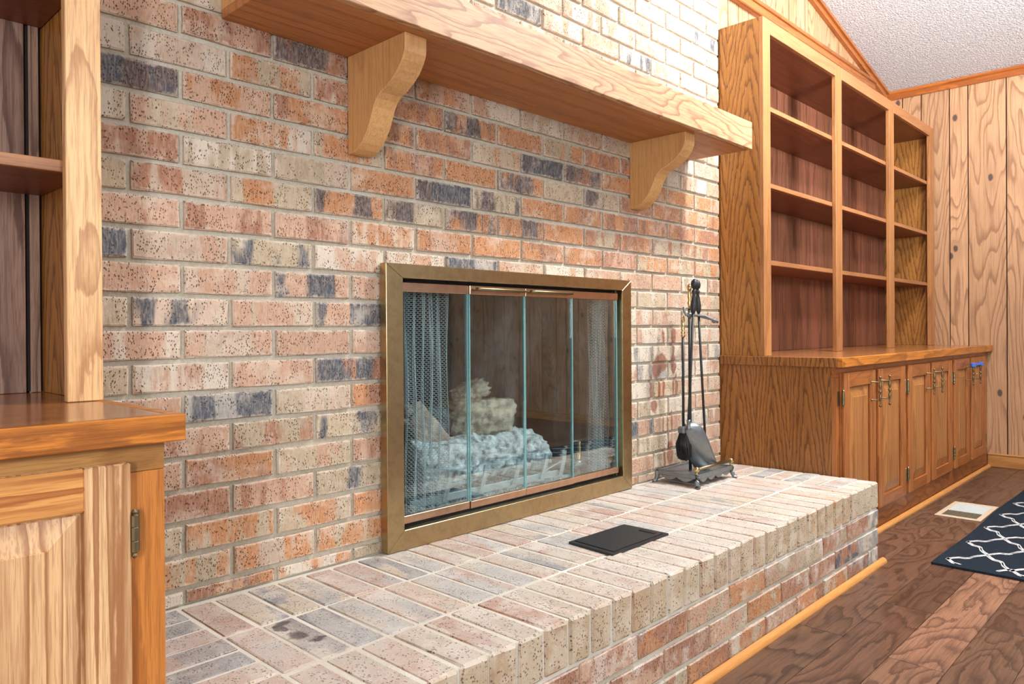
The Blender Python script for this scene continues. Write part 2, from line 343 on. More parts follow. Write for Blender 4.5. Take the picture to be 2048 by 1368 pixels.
def box(bm, x0, x1, y0, y1, z0, z1, bev=0.0, zr=True):
    dz = Z0 if zr else 0
    r = bmesh.ops.create_cube(bm, size=1.0); vs = r['verts']
    for v in vs:
        v.co = Vector(((x0+x1)/2+v.co.x*(x1-x0), (y0+y1)/2+v.co.y*(y1-y0), (z0+z1)/2+dz+v.co.z*(z1-z0)))
    if bev > 0:
        es = {e for v in vs for e in v.link_edges}
        bmesh.ops.bevel(bm, geom=list(es), offset=bev, segments=1, affect='EDGES')
def B(name, mat, parent, x0, x1, y0, y1, z0, z1, bev=0.0015, col=None):
    bm = bmesh.new(); box(bm, min(x0, x1), max(x0, x1), min(y0, y1), max(y0, y1), min(z0, z1), max(z0, z1), bev)
    c = Vector(((x0+x1)/2, (y0+y1)/2, (z0+z1)/2+Z0))
    o = mesh_obj(name, bm, mat, parent, origin=c)
    if col: o.color = (*col, 1)
    return o
def prism(bm, pts, axis, a, b):
    """extrude 2-D polygon pts along axis from a to b"""
    def P(p, t):
        return {0: (t, p[0], p[1]), 1: (p[0], t, p[1]), 2: (p[0], p[1], t)}[axis]
    va = [bm.verts.new(P(p, a)) for p in pts]; vb = [bm.verts.new(P(p, b)) for p in pts]
    n = len(pts)
    bm.faces.new(va); bm.faces.new(list(reversed(vb)))
    for i in range(n): bm.faces.new((va[i], vb[i], vb[(i+1) % n], va[(i+1) % n]))
    bmesh.ops.recalc_face_normals(bm, faces=bm.faces)
def tube(bm, pts, r, n=8, cap=True):
    pts = [Vector(p) for p in pts]; rs = r if isinstance(r, (list, tuple)) else [r]*len(pts)
    rings = []; ref = Vector((0, 0, 1))
    for i, p in enumerate(pts):
        d = (pts[min(i+1, len(pts)-1)]-pts[max(i-1, 0)]).normalized()
        a = d.cross(ref)
        if a.length < 0.05: a = d.cross(Vector((0, 1, 0)))
        a.normalize(); b = d.cross(a)
        rings.append([bm.verts.new(p+(a*math.cos(2*math.pi*k/n)+b*math.sin(2*math.pi*k/n))*rs[i]) for k in range(n)])
    for i in range(len(rings)-1):
        for k in range(n): bm.faces.new((rings[i][k], rings[i][(k+1) % n], rings[i+1][(k+1) % n], rings[i+1][k]))
    if cap: bm.faces.new(rings[0][::-1]); bm.faces.new(rings[-1])
    bmesh.ops.recalc_face_normals(bm, faces=bm.faces)
def lathe(bm, base, prof, n=12, direction=(0, 0, 1)):
    """prof: (height, radius) along direction from base"""
    d = Vector(direction).normalized()
    tube(bm, [Vector(base)+d*h for h, r in prof], [max(r, 0.0004) for h, r in prof], n)
def ball(bm, c, r, n=10):
    bmesh.ops.create_uvsphere(bm, u_segments=n, v_segments=max(6, n-2), radius=r, matrix=Matrix.Translation(Vector(c)))
def thing(name, loc, label, cat, group=None):
    o = bpy.data.objects.new(name, None); COL.objects.link(o); o.location = loc; o.empty_display_size = 0.05
    o['label'] = label; o['category'] = cat
    if group: o['group'] = group
    return o
def tag(o, label, cat, group=None):
    o['label'] = label; o['category'] = cat
    if group: o['group'] = group
    return o
def struct(o): o['kind'] = 'structure'; return o
def stuff(o): o['kind'] = 'stuff'; return o

# ------------------------------------------------------------------ dimensions (measured)
H, C = 0.1016, 0.06664
XR, XL = 2.235, -0.203
XM = 2.032                                  # mirror constant: x' = XM - x
WR, WLx = 4.68, XM-4.68                     # side walls
ZH = -8*C                                   # hearth top
RID, SLOPE, ZC = 1.016, 0.223, 1.577        # ridge x, slope, height of the ceiling at the side walls
def ceil_z(x): return ZC + SLOPE*(WR-RID-abs(x-RID))
ZFL = -Z0

# ------------------------------------------------------------------ setting: floor
rng = random.Random(5)
floor = struct(B('floor', plain('subfloor', (0.05, 0.03, 0.02, 1), 0.9), None, WLx-0.1, WR+0.1, -5.2, 0.25, ZFL-0.06, ZFL-0.006, 0))
PW = 0.1325
far = bmesh.new(); starts = {}
for row in range(-5, 34):
    y1 = -0.637 - row*PW; y0 = y1-PW
    x = WLx + rng.uniform(-0.9, 0)
    if row == 2: x = 1.43-1.21*4
    if row == 3: x = 1.82-1.17*4
    first = True
    while x < WR:
        L = {2: 1.21, 3: 1.17}.get(row, rng.uniform(0.75, 1.3)); xe = x+L
        a, b = max(x, WLx), min(xe, WR)
        if b-a > 0.02 and y1 <= 0.11:
            p = proj(W((a+b)/2, (y0+y1)/2, ZFL)); near = [proj(W(q, w, ZFL)) for q in (a, (a+b)/2, b) for w in (y0, y1)]
            vis = any(q and -20 < q[0] < 2070 and -20 < q[1] < 1390 for q in near) and y0 < -0.47
            if vis:
                g = rng.choice([0.45, 0.5, 0.58, 0.66, 0.8]) if row != 2 else rng.choice([0.95, 1.1])
                hue = rng.uniform(0.92, 1.04)
                o = B('floor_plank', FLOORM, floor, a+0.0006, b-0.0006, y0+0.0006, y1-0.0006, ZFL-0.006, ZFL, 0.0012, (g, g*0.98*hue, g*0.97*hue))
            else: box(far, a+0.0006, b-0.0006, y0+0.0006, y1-0.0006, ZFL-0.006, ZFL)
        x = xe
o = mesh_obj('floor_planks', far, FLOORM, floor); stuff(o); o.color = (0.7, 0.7, 0.7, 1)

# ceiling: two slopes meeting at the ridge
bm = bmesh.new()
prism(bm, [(WLx-0.1, ceil_z(WLx)-0.022+Z0), (RID, ceil_z(RID)+Z0), (WR+0.1, ceil_z(WR)-0.022+Z0), (WR+0.1, ceil_z(WR)+0.12+Z0), (RID, ceil_z(RID)+0.14+Z0), (WLx-0.1, ceil_z(WLx)+0.12+Z0)], 1, -5.2, 0.25)
struct(mesh_obj('ceiling', bm, CEIL))

# panelled walls: dark backing, one board at a time
bm = bmesh.new()
for xs in ((XR+0.002, WR+0.1), (WLx-0.1, XL-0.002)):
    prism(bm, [(xs[0], Z0+ZFL-0.05), (xs[1], Z0+ZFL-0.05), (xs[1], ceil_z(xs[1])-0.02+Z0), (xs[0], ceil_z(xs[0])-0.02+Z0)], 1, 0.119, 0.25)
wall_back = struct(mesh_obj('wall_back', bm, GROOVE))
gr = [2.236, 2.34, 2.507, 2.608, 2.71, 2.86, 3.004, 3.161, 3.261, 3.411, 3.512, 3.718, 3.812, 3.988, 4.21, 4.36, 4.472, 4.60, 4.68]
def back_board(a, b, parent):
    bm = bmesh.new(); g = 0.0035
    prism(bm, [(a+g, ZFL+Z0), (b-g, ZFL+Z0), (b-g, ceil_z(b-g)-0.004+Z0), (a+g, ceil_z(a+g)-0.004+Z0)], 1, 0.10, 0.118)
    o = mesh_obj('wall_plank', bm, PANEL, parent, origin=W((a+b)/2, 0.11, 0.3)); k = rng.uniform(0.88, 1.05); o.color = (k, k*rng.uniform(0.95, 1), k*rng.uniform(0.93, 1), 1)
for a, b in zip(gr[:-1], gr[1:]): back_board(a, b, wall_back)
gl = [-0.2045, -0.251, -0.40, -0.52, -0.72, -0.83, -0.98, -1.20, -1.33, -1.50, -1.60, -1.82, -1.95, -2.17, -2.30, -2.45, -2.648]
for b, a in zip(gl[:-1], gl[1:]): back_board(a, b, wall_back)
bm = bmesh.new(); box(bm, WR+0.015, WR+0.12, -5.2, 0.25, ZFL-0.05, ZC)
wall_right = struct(mesh_obj('wall_right', bm, GROOVE))
ys = [0.10, 0.0, -0.111, -0.272, -0.374, -0.576, -0.72, -0.86, -0.96, -1.13, -1.29, -1.39, -1.59, -1.74, -1.87, -1.97, -2.14, -2.30, -2.41, -2.61, -2.75, -2.90, -3.02, -3.2, -3.36, -3.5, -3.7, -3.85, -4.0, -4.15, -4.3, -4.5, -4.65, -4.8, -5.0, -5.2]
for b, a in zip(ys[:-1], ys[1:]):
    bm = bmesh.new(); box(bm, WR, WR+0.018, a+0.003, b-0.003, ZFL, ZC-0.002, 0.0012)
    o = mesh_obj('wall_plank', bm, PANEL, wall_right, origin=W(WR, (a+b)/2, 0.3)); k = rng.uniform(0.94, 1.06); o.color = (k, k*0.98, k*0.96, 1)
bm = bmesh.new(); box(bm, WLx-0.12, WLx, -5.2, 0.25, ZFL-0.05, ZC)
struct(mesh_obj('wall_left', bm, PANEL))

# trims
def trim_profile(bm, pts, axis, a, b): prism(bm, pts, axis, a, b)
bm = bmesh.new()   # crown strip at the top of the right wall
prism(bm, [(WR-0.012, ZC-0.052+Z0), (WR, ZC-0.052+Z0), (WR, ZC+0.002+Z0), (WR-0.026, ZC+0.002+Z0), (WR-0.026, ZC-0.014+Z0), (WR-0.016, ZC-0.022+Z0)], 1, -5.2, 0.10)
o = struct(mesh_obj('trim_1', bm, TRIMY))
def rake(name, x0, x1):
    a = math.atan2(ceil_z(x1)-ceil_z(x0), x1-x0)
    for k, (t0, t1, y0) in enumerate([(0.0, 0.022, 0.070), (0.022, 0.050, 0.084), (0.050, 0.056, 0.078)]):
        pass
    bm = bmesh.new()
    for t0, t1, y0 in [(0.001, 0.020, 0.070), (0.020, 0.052, 0.084), (0.052, 0.060, 0.076)]:
        prism(bm, [(x0, ceil_z(x0)-t1+Z0), (x1, ceil_z(x1)-t1+Z0), (x1, ceil_z(x1)-t0+Z0), (x0, ceil_z(x0)-t0+Z0)], 1, y0, 0.100)
    return struct(mesh_obj(name, bm, TRIMW))
rake('trim_2', XR+0.004, WR-0.027); rake('trim_3', WLx+0.002, XL-0.004)
def rail(name, x0, x1):
    bm = bmesh.new()
    box(bm, x0, x1, 0.082, 0.100, 1.524, 1.606, 0.001); box(bm, x0, x1, 0.072, 0.100, 1.578, 1.598, 0.003); box(bm, x0, x1, 0.070, 0.100, 1.528, 1.540, 0.003)
    return struct(mesh_obj(name, bm, TRIMW))
rail('trim_4', XR+0.004, 4.42); rail('trim_5', WLx+0.25, XL-0.004)
bm = bmesh.new(); box(bm, WR-0.013, WR, -5.2, -0.475, ZFL, -0.748, 0.003); box(bm, WR-0.017, WR, -5.2, -0.475, -0.756, -0.744, 0.003)
struct(mesh_obj('baseboard_right', bm, wood('baseboard_oak', srgb(206, 150, 88), srgb(150, 96, 46), 1, S=10, K=4, stretch=0.06)))
def quarter(name, x0, x1, y, r, mat=QROUND):
    bm = bmesh.new(); pts = [(y, Z0+ZFL)] + [(y-r*math.cos(a), Z0+ZFL+r*math.sin(a)) for a in [i*math.pi/12 for i in range(7)]]
    prism(bm, pts, 0, x0, x1); o = mesh_obj(name, bm, mat, smooth=False); return struct(o)

# ------------------------------------------------------------------ bricks
def wall_brick_mesh(L, Hh, D, seed, nL=4):
    r = random.Random(seed); bm = bmesh.new(); per = []
    nx, nz = nL, 2
    for i in range(nx): per.append((-L/2+L*i/nx, -Hh/2))
    for i in range(nz): per.append((L/2, -Hh/2+Hh*i/nz))
    for i in range(nx): per.append((L/2-L*i/nx, Hh/2))
    for i in range(nz): per.append((-L/2, Hh/2-Hh*i/nz))
    ch = 0.0028
    def ring(ins, y, jit):
        out = []
        for x, z in per:
            corner = abs(abs(x)-L/2) < 1e-6 and abs(abs(z)-Hh/2) < 1e-6
            sx = x-math.copysign(ins*(1.5 if corner else 1), x) if abs(abs(x)-L/2) < 1e-6 else x
            sz = z-math.copysign(ins*(1.5 if corner else 1), z) if abs(abs(z)-Hh/2) < 1e-6 else z
            out.append(bm.verts.new((sx+r.uniform(-jit, jit), y+r.uniform(-jit, jit)*0.4, sz+r.uniform(-jit, jit))))
        return out
    f = ring(ch, 0, 0.0013); m_ = ring(0.0002, ch*0.9, 0.0010); bk = ring(0, D, 0.0)
    bm.faces.new(f)
    n = len(per)
    for A, Bq in ((f, m_), (m_, bk)):
        for i in range(n): bm.faces.new((A[i], A[(i+1) % n], Bq[(i+1) % n], Bq[i]))
    bmesh.ops.recalc_face_normals(bm, faces=bm.faces)
    # normals must face -y at the front
    me = bpy.data.meshes.new('brick'); bm.to_mesh(me); bm.free(); me.materials.append(BRICK); return me
def block_mesh(sx, sy, sz, seed, bev=0.0026, jit=0.0010, mat=None):
    r = random.Random(seed); bm = bmesh.new(); bmesh.ops.create_cube(bm, size=1.0)
    for v in bm.verts: v.co = Vector((v.co.x*sx, v.co.y*sy, v.co.z*sz))
    bmesh.ops.bevel(bm, geom=list(bm.edges), offset=bev, segments=1, affect='EDGES')
    for v in bm.verts: v.co += Vector((r.uniform(-jit, jit), r.uniform(-jit, jit), r.uniform(-jit, jit)))
    me = bpy.data.meshes.new('brick'); bm.to_mesh(me); bm.free(); me.materials.append(mat or HBRICK); return me
TONE = {  # albedo (linear) of the brick body
    'P': (0.50, 0.305, 0.205), 'O': (0.50, 0.225, 0.095), 'R': (0.36, 0.165, 0.095), 'T': (0.44, 0.35, 0.235),
    'C': (0.62, 0.54, 0.44), 'B': (0.085, 0.098, 0.118), 'K': (0.11, 0.085, 0.085), 'L': (0.53, 0.40, 0.30), 'G': (0.32, 0.31, 0.29)}
# body + second tone, read from the photograph: {course: {left joint: code}}
CODE = {
 -10: {-2: 'PP', 0: 'PR', 2: 'RK', 4: 'RR'}, -9: {-3: 'CC', -1: 'LC', 1: 'TO', 3: 'CR', 5: 'OR', 7: 'KO', 9: 'OO', 11: 'TO', 13: 'OR', 15: 'OR'},
 -8: {-2: 'KB', 0: 'PO', 2: 'OR', 4: 'RO', 6: 'OR', 8: 'TO', 10: 'KB', 12: 'KR', 14: 'OO', 16: 'RO'},
 -7: {-3: 'CT', -1: 'PT', 1: 'OC', 3: 'OT', 5: 'OR', 7: 'OO', 9: 'OK', 11: 'TT', 13: 'TK', 15: 'OR', 17: 'RO'},
 -6: {-2: 'RP', 0: 'CT', 2: 'TL', 4: 'OO', 6: 'KB', 8: 'TK', 10: 'OO', 12: 'OR', 14: 'RO', 16: 'OR'},
 -5: {-3: 'TT', -1: 'RL', 1: 'OT', 3: 'OK', 5: 'TK', 7: 'KO', 9: 'OK', 11: 'OO', 13: 'TR', 15: 'OR', 17: 'RT'},
 -4: {-2: 'RP', 0: 'PR', 2: 'RP', 4: 'OL', 6: 'OP', 8: 'OO', 10: 'RO', 12: 'OR', 14: 'RP', 16: 'OT'},
 -3: {-3: 'BB', -1: 'PL', 1: 'TB', 3: 'CP', 5: 'PC', 7: 'BG', 9: 'PL', 11: 'PC', 13: 'LP', 15: 'PP'},
 -2: {-2: 'PP', 0: 'PL', 2: 'PB', 4: 'PL'}, -1: {-3: 'TT', -1: 'LB', 1: 'PT', 3: 'BP'}, 0: {-2: 'PC', 0: 'PL', 2: 'PP', 4: 'TP'},
 1: {-3: 'TT', -1: 'PC', 1: 'PP', 3: 'RB'}, 2: {-2: 'PL', 0: 'BG', 2: 'TL', 4: 'RO'}, 3: {-1: 'RP', 1: 'RT', 3: 'TB'},
 4: {-2: 'PP', 0: 'RO', 2: 'TP', 4: 'RP'}, 5: {-1: 'RR', 1: 'RP', 3: 'TB', 15: 'BP'}, 6: {-2: 'TT', 0: 'TO', 2: 'TO', 4: 'OO'},
 7: {-1: 'OT', 1: 'LO', 3: 'TO'}, 8: {-2: 'CC', 0: 'OR', 2: 'OC', 4: 'TG'}, -15: {9: 'BG', 15: 'CB'}, -18: {20: 'BC'}, -14: {12: 'PC'}}
def pick(k, ul, r):
    code = CODE.get(k, {}).get(ul)
    if code is None:
        if -8 <= k <= -4 and ul > 4: code = r.choice(['OO', 'OR', 'RO', 'OT', 'RT', 'OP'])
        elif ul > 14 or k < -10: code = r.choice(['PC', 'LP', 'PL', 'LC', 'CP', 'PT', 'TC', 'PP', 'GC', 'PC'])
        else: code = r.choice(['PL', 'PC', 'PO', 'RP', 'TL', 'LP', 'TC', 'PT'])
    a, b = (Vector(TONE[c]) for c in code)
    a = a*r.uniform(0.9, 1.1); b = b*r.uniform(0.9, 1.1)
    return a, b

# chimney wall: mortar body with the firebox opening
OX0, OX1, OZ1 = 0.525, 1.505, 0.165
bm = bmesh.new()
for (a, b, z0, z1) in [(XL+0.002, OX0, ZFL, OZ1), (OX1, XR-0.002, ZFL, OZ1), (XL+0.002, XR-0.002, OZ1, 2.09), (OX0, OX1, ZFL, ZH)]:
    box(bm, a, b, 0.0085, 0.20, z0, z1)
prism(bm, [(XL+0.002, 2.09+Z0), (XR-0.002, 2.09+Z0), (XR-0.002, ceil_z(XR)-0.002+Z0), (RID, ceil_z(RID)-0.002+Z0), (XL+0.002, ceil_z(XL)-0.002+Z0)], 1, 0.0085, 0.20)
chim = struct(mesh_obj('wall_chimney', bm, MORTAR)); chim['label'] = 'brick chimney wall of mixed pink, tan and blue-grey bricks'
MB = {}
for nm, L in (('full', 2*H-0.0095), ('half', H-0.0095)):
    MB[nm] = [wall_brick_mesh(L, C-0.0095, 0.05, 100+i, 4 if nm == 'full' else 2) for i in range(6)]
MBS = [wall_brick_mesh(2*H-0.0095, C/2-0.006, 0.05, 300+i) for i in range(3)]
rest = bmesh.new(); cands = []
rb = random.Random(11)
for k in range(-30, 9):
    z = -C*k
    ul = -2 if k % 2 == 0 else -3
    while ul < 22:
        a, b = max(ul*H, XL), min((ul+2)*H, XR)
        a += 0.0047; b -= 0.0047
        segs = [(a, b)]
        if z < OZ1+0.02 and k < 9:
            segs = []
            if a < OX0: segs.append((a, min(b, OX0-0.001)))
            if b > OX1: segs.append((max(a, OX1+0.001), b))
        for s in segs:
            if s[1]-s[0] < 0.012: continue
            zc, hh = z, C-0.0095
            if k == 8: zc, hh = z+C/4-0.002, C/2-0.008
            cands.append((k, ul, s[0], s[1], zc, hh))
        ul += 2
def inview(p, mg=0):
    q = proj(p); return q and -mg < q[0] < 2048+mg and -mg < q[1] < 1368+mg
vis = []
for c in cands:
    if any(inview(W(x, 0, c[4]), 4) for x in (c[2], (c[2]+c[3])/2, c[3])): vis.append(c)
    else: box(rest, c[2], c[3], rb.uniform(-0.001, 0.001), 0.04, c[4]-c[5]/2, c[4]+c[5]/2, 0.0025)
vis.sort(key=lambda c: -(1.0/((W(c[2], 0, c[4])-CAM).length)))
for i, c in enumerate(vis):
    k, ul, a, b, zc, hh = c
    if i >= 298: box(rest, a, b, 0.0, 0.04, zc-hh/2, zc+hh/2, 0.0025); continue
    c1, c2 = pick(k, ul, rb); L = b-a
    full = L > 0.15
    if hh < 0.04: me, sx, sz = MBS[i % 3], L/(2*H-0.0095), hh/(C/2-0.006)
    else:
        me = MB['full' if full else 'half'][i % 6]; sx = L/((2*H if full else H)-0.0095); sz = 1
    put('brick', me, W((a+b)/2, rb.uniform(-0.0018, 0.0012), zc+rb.uniform(-0.0008, 0.0008)), chim, c1, c2, (0, rb.uniform(-0.004, 0.004), rb.uniform(-0.006, 0.006)), (sx, 1, sz))
if len(rest.verts):
    o = stuff(mesh_obj('brick_remainder', rest, BRICK, chim)); o.color = (0.52, 0.34, 0.25, 1); o['tint'] = [0.6, 0.5, 0.4]
else: rest.free()
print('visible wall bricks', len(vis))

# ------------------------------------------------------------------ raised hearth
YF = -0.624
hearth = thing('hearth', W(1.016, -0.3, ZFL), 'raised brick hearth with a long dusty top in front of the fireplace', 'hearth')
B('mortar_bed', HMORTAR, hearth, XL+0.006, XR-0.006, YF+0.006, 0.0055, ZH-0.1, ZH-0.0025, 0)
B('mortar_core', MORT2, hearth, XL+0.006, XR-0.006, YF+0.007, 0.0055, ZFL+0.001, ZH-0.1, 0)
rh = random.Random(21)
HT = [('T', 'G'), ('G', 'T'), ('R', 'T'), ('P', 'G'), ('T', 'P'), ('B', 'T'), ('P', 'R'), ('L', 'G'), ('T', 'B'), ('R', 'G')]
HF = [('R', 'T'), ('O', 'R'), ('P', 'T'), ('R', 'P'), ('T', 'L'), ('O', 'T'), ('R', 'P'), ('O', 'T'), ('R', 'T')]
def hb(me, x, y, z, tones, k=1.0, scale=None, rot=None):
    a, b = (Vector(TONE[t])*rh.uniform(0.9, 1.1)*k for t in tones)
    return put('brick', me, W(x+rh.uniform(-0.0006, 0.0006), y, z+rh.uniform(-0.0012, 0.0006)), hearth, a, b, rot or (rh.uniform(-0.006, 0.006), rh.uniform(-0.006, 0.006), rh.uniform(-0.006, 0.006)), scale)
RW = (XR-2*H+0.02)/29
JT = 0.0075
rows = [(-0.012, -0.213), (-0.213, -0.428), (-0.428, YF)]
NOSEH = 0.0925
MR = [block_mesh(RW-JT, rows[0][0]-rows[0][1]-JT, 0.05, 400+i) for i in range(4)]
MR2 = [block_mesh(RW-JT, rows[1][0]-rows[1][1]-JT*1.3, 0.05, 410+i) for i in range(4)]
MNOSE = [block_mesh(RW-JT*0.9, rows[2][0]-rows[2][1]-JT*0.5, NOSEH, 420+i, 0.005, 0.0015, NBRICK) for i in range(5)]
for ri, (ya, yb) in enumerate(rows):
    for i in range(29):
        x = -0.02+RW*(i+0.5)
        t = rh.choice(HT)
        if ri == 0 and i in (2,): t = ('B', 'T')
        if ri == 1 and i == 1: t = ('T', 'K')
        if ri == 1 and i == 2: t = ('G', 'B')
        if ri < 2: hb((MR if ri == 0 else MR2)[rh.randrange(4)], x, (ya+yb)/2, ZH-0.025, t)
        else:
            t = rh.choice([('L', 'T'), ('P', 'T'), ('T', 'C'), ('P', 'L'), ('R', 'L'), ('T', 'L'), ('L', 'C'), ('O', 'T')])
            hb(MNOSE[rh.randrange(5)], x, (ya+yb)/2-JT*0.25, ZH-NOSEH/2, t)
# end borders: bricks laid lengthways
nb = 9; bw = (-0.012-YF)/nb
ME = [block_mesh(2*H-JT, bw-JT, 0.05, 430+i) for i in range(3)]
MEL = [block_mesh(-0.02-XL-JT, bw-JT, 0.05, 440+i) for i in range(3)]
for i in range(nb-1):
    y = -0.012-bw*(i+0.5)
    hb(ME[i % 3], XR-H, y, ZH-0.025, rh.choice(HT) if i not in (3, 5) else ('B', 'G'))
    hb(MEL[i % 3], (XL-0.02)/2, y, ZH-0.025, [('G', 'B'), ('B', 'G'), ('P', 'R'), ('K', 'R'), ('B', 'K'), ('P', 'L'), ('P', 'C'), ('L', 'T')][i])
MC = block_mesh(2*H/3-JT*0.8, bw-JT*0.4, NOSEH, 450, 0.005, 0.0015, NBRICK)
for j in range(3):
    hb(MC, XR-2*H+(j+0.5)*2*H/3, YF+bw/2, ZH-NOSEH/2, ('C', 'T'))
    hb(MC, XL+(j+0.5)*(-0.02-XL)/3, YF+bw/2, ZH-NOSEH/2, ('C', 'T'), scale=((-0.02-XL)/(2*H), 1, 1))
# end faces below the border and stretcher courses on the front
z = ZH-NOSEH-JT
for c in range(3):
    hh = C-0.0095 if c < 2 else (z-ZFL-0.002)
    off = 0 if c % 2 == 0 else H
    mz = z-hh/2
    ms = [block_mesh(2*H-JT, 0.09, hh, 460+c*3+i, 0.003, 0.0012) for i in range(3)]
    x = XR+(-H if c % 2 == 0 else 0)
    first = True; xr = XR
    while xr > XL+0.02:
        L = H if (first and c % 2 == 0) else 2*H
        xl = max(xr-L, XL); w = xr-xl
        if w > 0.03:
            hb(rh.choice(ms), (xl+xr)/2, YF+0.045+rh.uniform(0, 0.002), mz, ('G', 'C') if first else (('R', 'B') if (c == 1 and 1.75 < (xl+xr)/2 < 1.95) or (c == 2 and (xl+xr)/2 > 1.9) else rh.choice(HF)), 1.0, ((w-JT)/(2*H-JT), 1, 1))
        first = False; xr = xl
    z -= C
quarter('trim_6', XL-0.02, XR+0.028, YF-0.0035, 0.0165)
quarter('trim_7', XR+0.03, WR-0.014, -0.4785, 0.0155)
quarter('trim_8', WLx+0.002, XL-0.03, -0.4785, 0.0155)
# dark scorch on one hearth brick is in its tones; the ash dump lid
plate = thing('ash_dump_cover', W(0.985, -0.375, ZH), 'small black cast iron ash cover plate lying on the hearth bricks', 'ash cover')
bm = bmesh.new()
pts = [(0.868, -0.299), (1.109, -0.303), (1.112, -0.447), (0.858, -0.447)]
def inset(pts, d):
    c = Vector((sum(p[0] for p in pts)/4, sum(p[1] for p in pts)/4)); return [tuple(c+(Vector(p)-c)*(1-d)) for p in pts]
prism(bm, [tuple(p) for p in pts], 2, ZH+Z0, ZH+Z0+0.006); o = mesh_obj('plate', bm, IRON, plate)
bm = bmesh.new(); q = inset(pts, 0.12); prism(bm, q, 2, ZH+Z0+0.006, ZH+Z0+0.008); mesh_obj('raised_panel', bm, IRON, plate)
bm = bmesh.new(); box(bm, 1.075, 1.087, -0.425, -0.375, ZH+0.008, ZH+0.0095); mesh_obj('finger_slot', bm, GROOVE, plate)

# ------------------------------------------------------------------ mantel shelf with two brackets
MX0, MX1, MD, MZ0, MZ1 = 0.085, 1.985, -0.268, 0.690, 0.790
mantel = thing('mantel', W(1.035, -0.13, MZ0), 'thick pale oak mantel shelf on two curved brackets on the brick wall', 'mantel')
B('front_board', MANT, mantel, MX0, MX1, MD, MD+0.019, MZ0, MZ1, 0.0015)
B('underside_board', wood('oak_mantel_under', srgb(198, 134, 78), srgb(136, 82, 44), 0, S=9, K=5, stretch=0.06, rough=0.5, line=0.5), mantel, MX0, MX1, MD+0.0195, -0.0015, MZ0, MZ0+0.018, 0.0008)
B('top_board', MANT, mantel, MX0, MX1, MD+0.0195, -0.0015, MZ1-0.018, MZ1, 0.0008)
for a, b in ((MX0, MX0+0.018), (MX1-0.018, MX1)): B('end_board', BRK, mantel, a, b, MD+0.0195, -0.0015, MZ0+0.0185, MZ1-0.0185, 0.0008)
BP = [(-0.0015, 0.6895), (-0.226, 0.6895), (-0.226, 0.664), (-0.224, 0.650), (-0.215, 0.632), (-0.200, 0.614), (-0.180, 0.598), (-0.155, 0.585), (-0.133, 0.577), (-0.118, 0.566),
      (-0.107, 0.550), (-0.098, 0.530), (-0.088, 0.510), (-0.075, 0.492), (-0.058, 0.474), (-0.040, 0.462), (-0.022, 0.456), (-0.0015, 0.455)]
for x0 in (0.400, 1.582):
    bm = bmesh.new(); prism(bm, [(y, z+Z0) for y, z in BP], 0, x0, x0+0.062)
    es = [e for e in bm.edges if abs(e.verts[0].co.x-e.verts[1].co.x) < 1e-6 and max(e.verts[0].co.y, e.verts[1].co.y) < -0.002 and min(e.verts[0].co.z, e.verts[1].co.z) < 0.688+Z0]
    bmesh.ops.bevel(bm, geom=es, offset=0.002, segments=1, affect='EDGES')
    mesh_obj('bracket', bm, BRK, mantel, origin=W(x0+0.03, -0.1, 0.58))

# ------------------------------------------------------------------ fireplace: surround and folding glass doors
FX0, FX1, FZ0, FZ1, FY = 0.488, 1.543, ZH+0.0015, 0.196, -0.031
fs = thing('fireplace_doors', W(1.016, 0, ZH), 'bronze framed folding glass fireplace doors with gathered mesh screens', 'fireplace doors')
fwid = 0.053
def mitre(p4, mat, name, depth=0.0):
    bm = bmesh.new(); prism(bm, [(x, z+Z0) for x, z in p4], 1, FY, -0.004)
    es = [e for e in bm.edges]
    bmesh.ops.bevel(bm, geom=es, offset=0.0012, segments=1, affect='EDGES')
    return mesh_obj(name, bm, mat, fs)
g = 0.0004
ix0, ix1, iz0, iz1 = FX0+fwid, FX1-fwid, FZ0+0.05, FZ1-0.036
mitre([(FX0, FZ0+g), (ix0, iz0+g), (ix0, iz1-g), (FX0, FZ1-g)], BRASS_Z, 'frame_side')
mitre([(FX1, FZ0+g), (ix1, iz0+g), (ix1, iz1-g), (FX1, FZ1-g)], BRASS_Z, 'frame_side')
mitre([(FX0+g, FZ1), (ix0+g, iz1), (ix1-g, iz1), (FX1-g, FZ1)], BRASS_X, 'frame_top')
mitre([(FX0+g, FZ0), (ix0+g, iz0), (ix1-g, iz0), (FX1-g, FZ0)], BRASS_X, 'frame_bottom')
B('inner_channel', GROOVE, fs, ix0, ix1, 0.012, 0.02, iz1-0.012, iz1+0.02, 0)
B('inner_channel', GROOVE, fs, ix0, ix1, 0.012, 0.02, iz0-0.02, iz0+0.012, 0)
dx = [ix0+0.003, 0.778, 1.005, 1.232, ix1-0.012]
GY = -0.018
rz1, rz0 = iz1-0.010, iz0+0.012
for i in range(4):
    a, b = dx[i]+0.0008, dx[i+1]-0.0008
    dy = 0.004 if i in (0, 3) else 0.0
    for z0, z1, nm in ((rz1-0.024, rz1, 'door_rail'), (rz0, rz0+0.020, 'door_rail')):
        B(nm, COPPER, fs, a, b, GY-0.006+dy, GY+0.006+dy, z0, z1, 0.001)
    o = B('glass_pane', GLASS, fs, a+0.004, b-0.0035, GY-0.002+dy, GY+0.002+dy, rz0+0.019, rz1-0.023, 0)
    B('glass_edge', GEDGE, fs, b-0.0030, b-0.0002, GY-0.0025+dy, GY+0.0025+dy, rz0+0.020, rz1-0.024, 0)
    if i < 3: B('glass_edge', GEDGE, fs, a+0.0002, a+0.0024, GY-0.0025+dy, GY+0.0025+dy, rz0+0.020, rz1-0.024, 0)
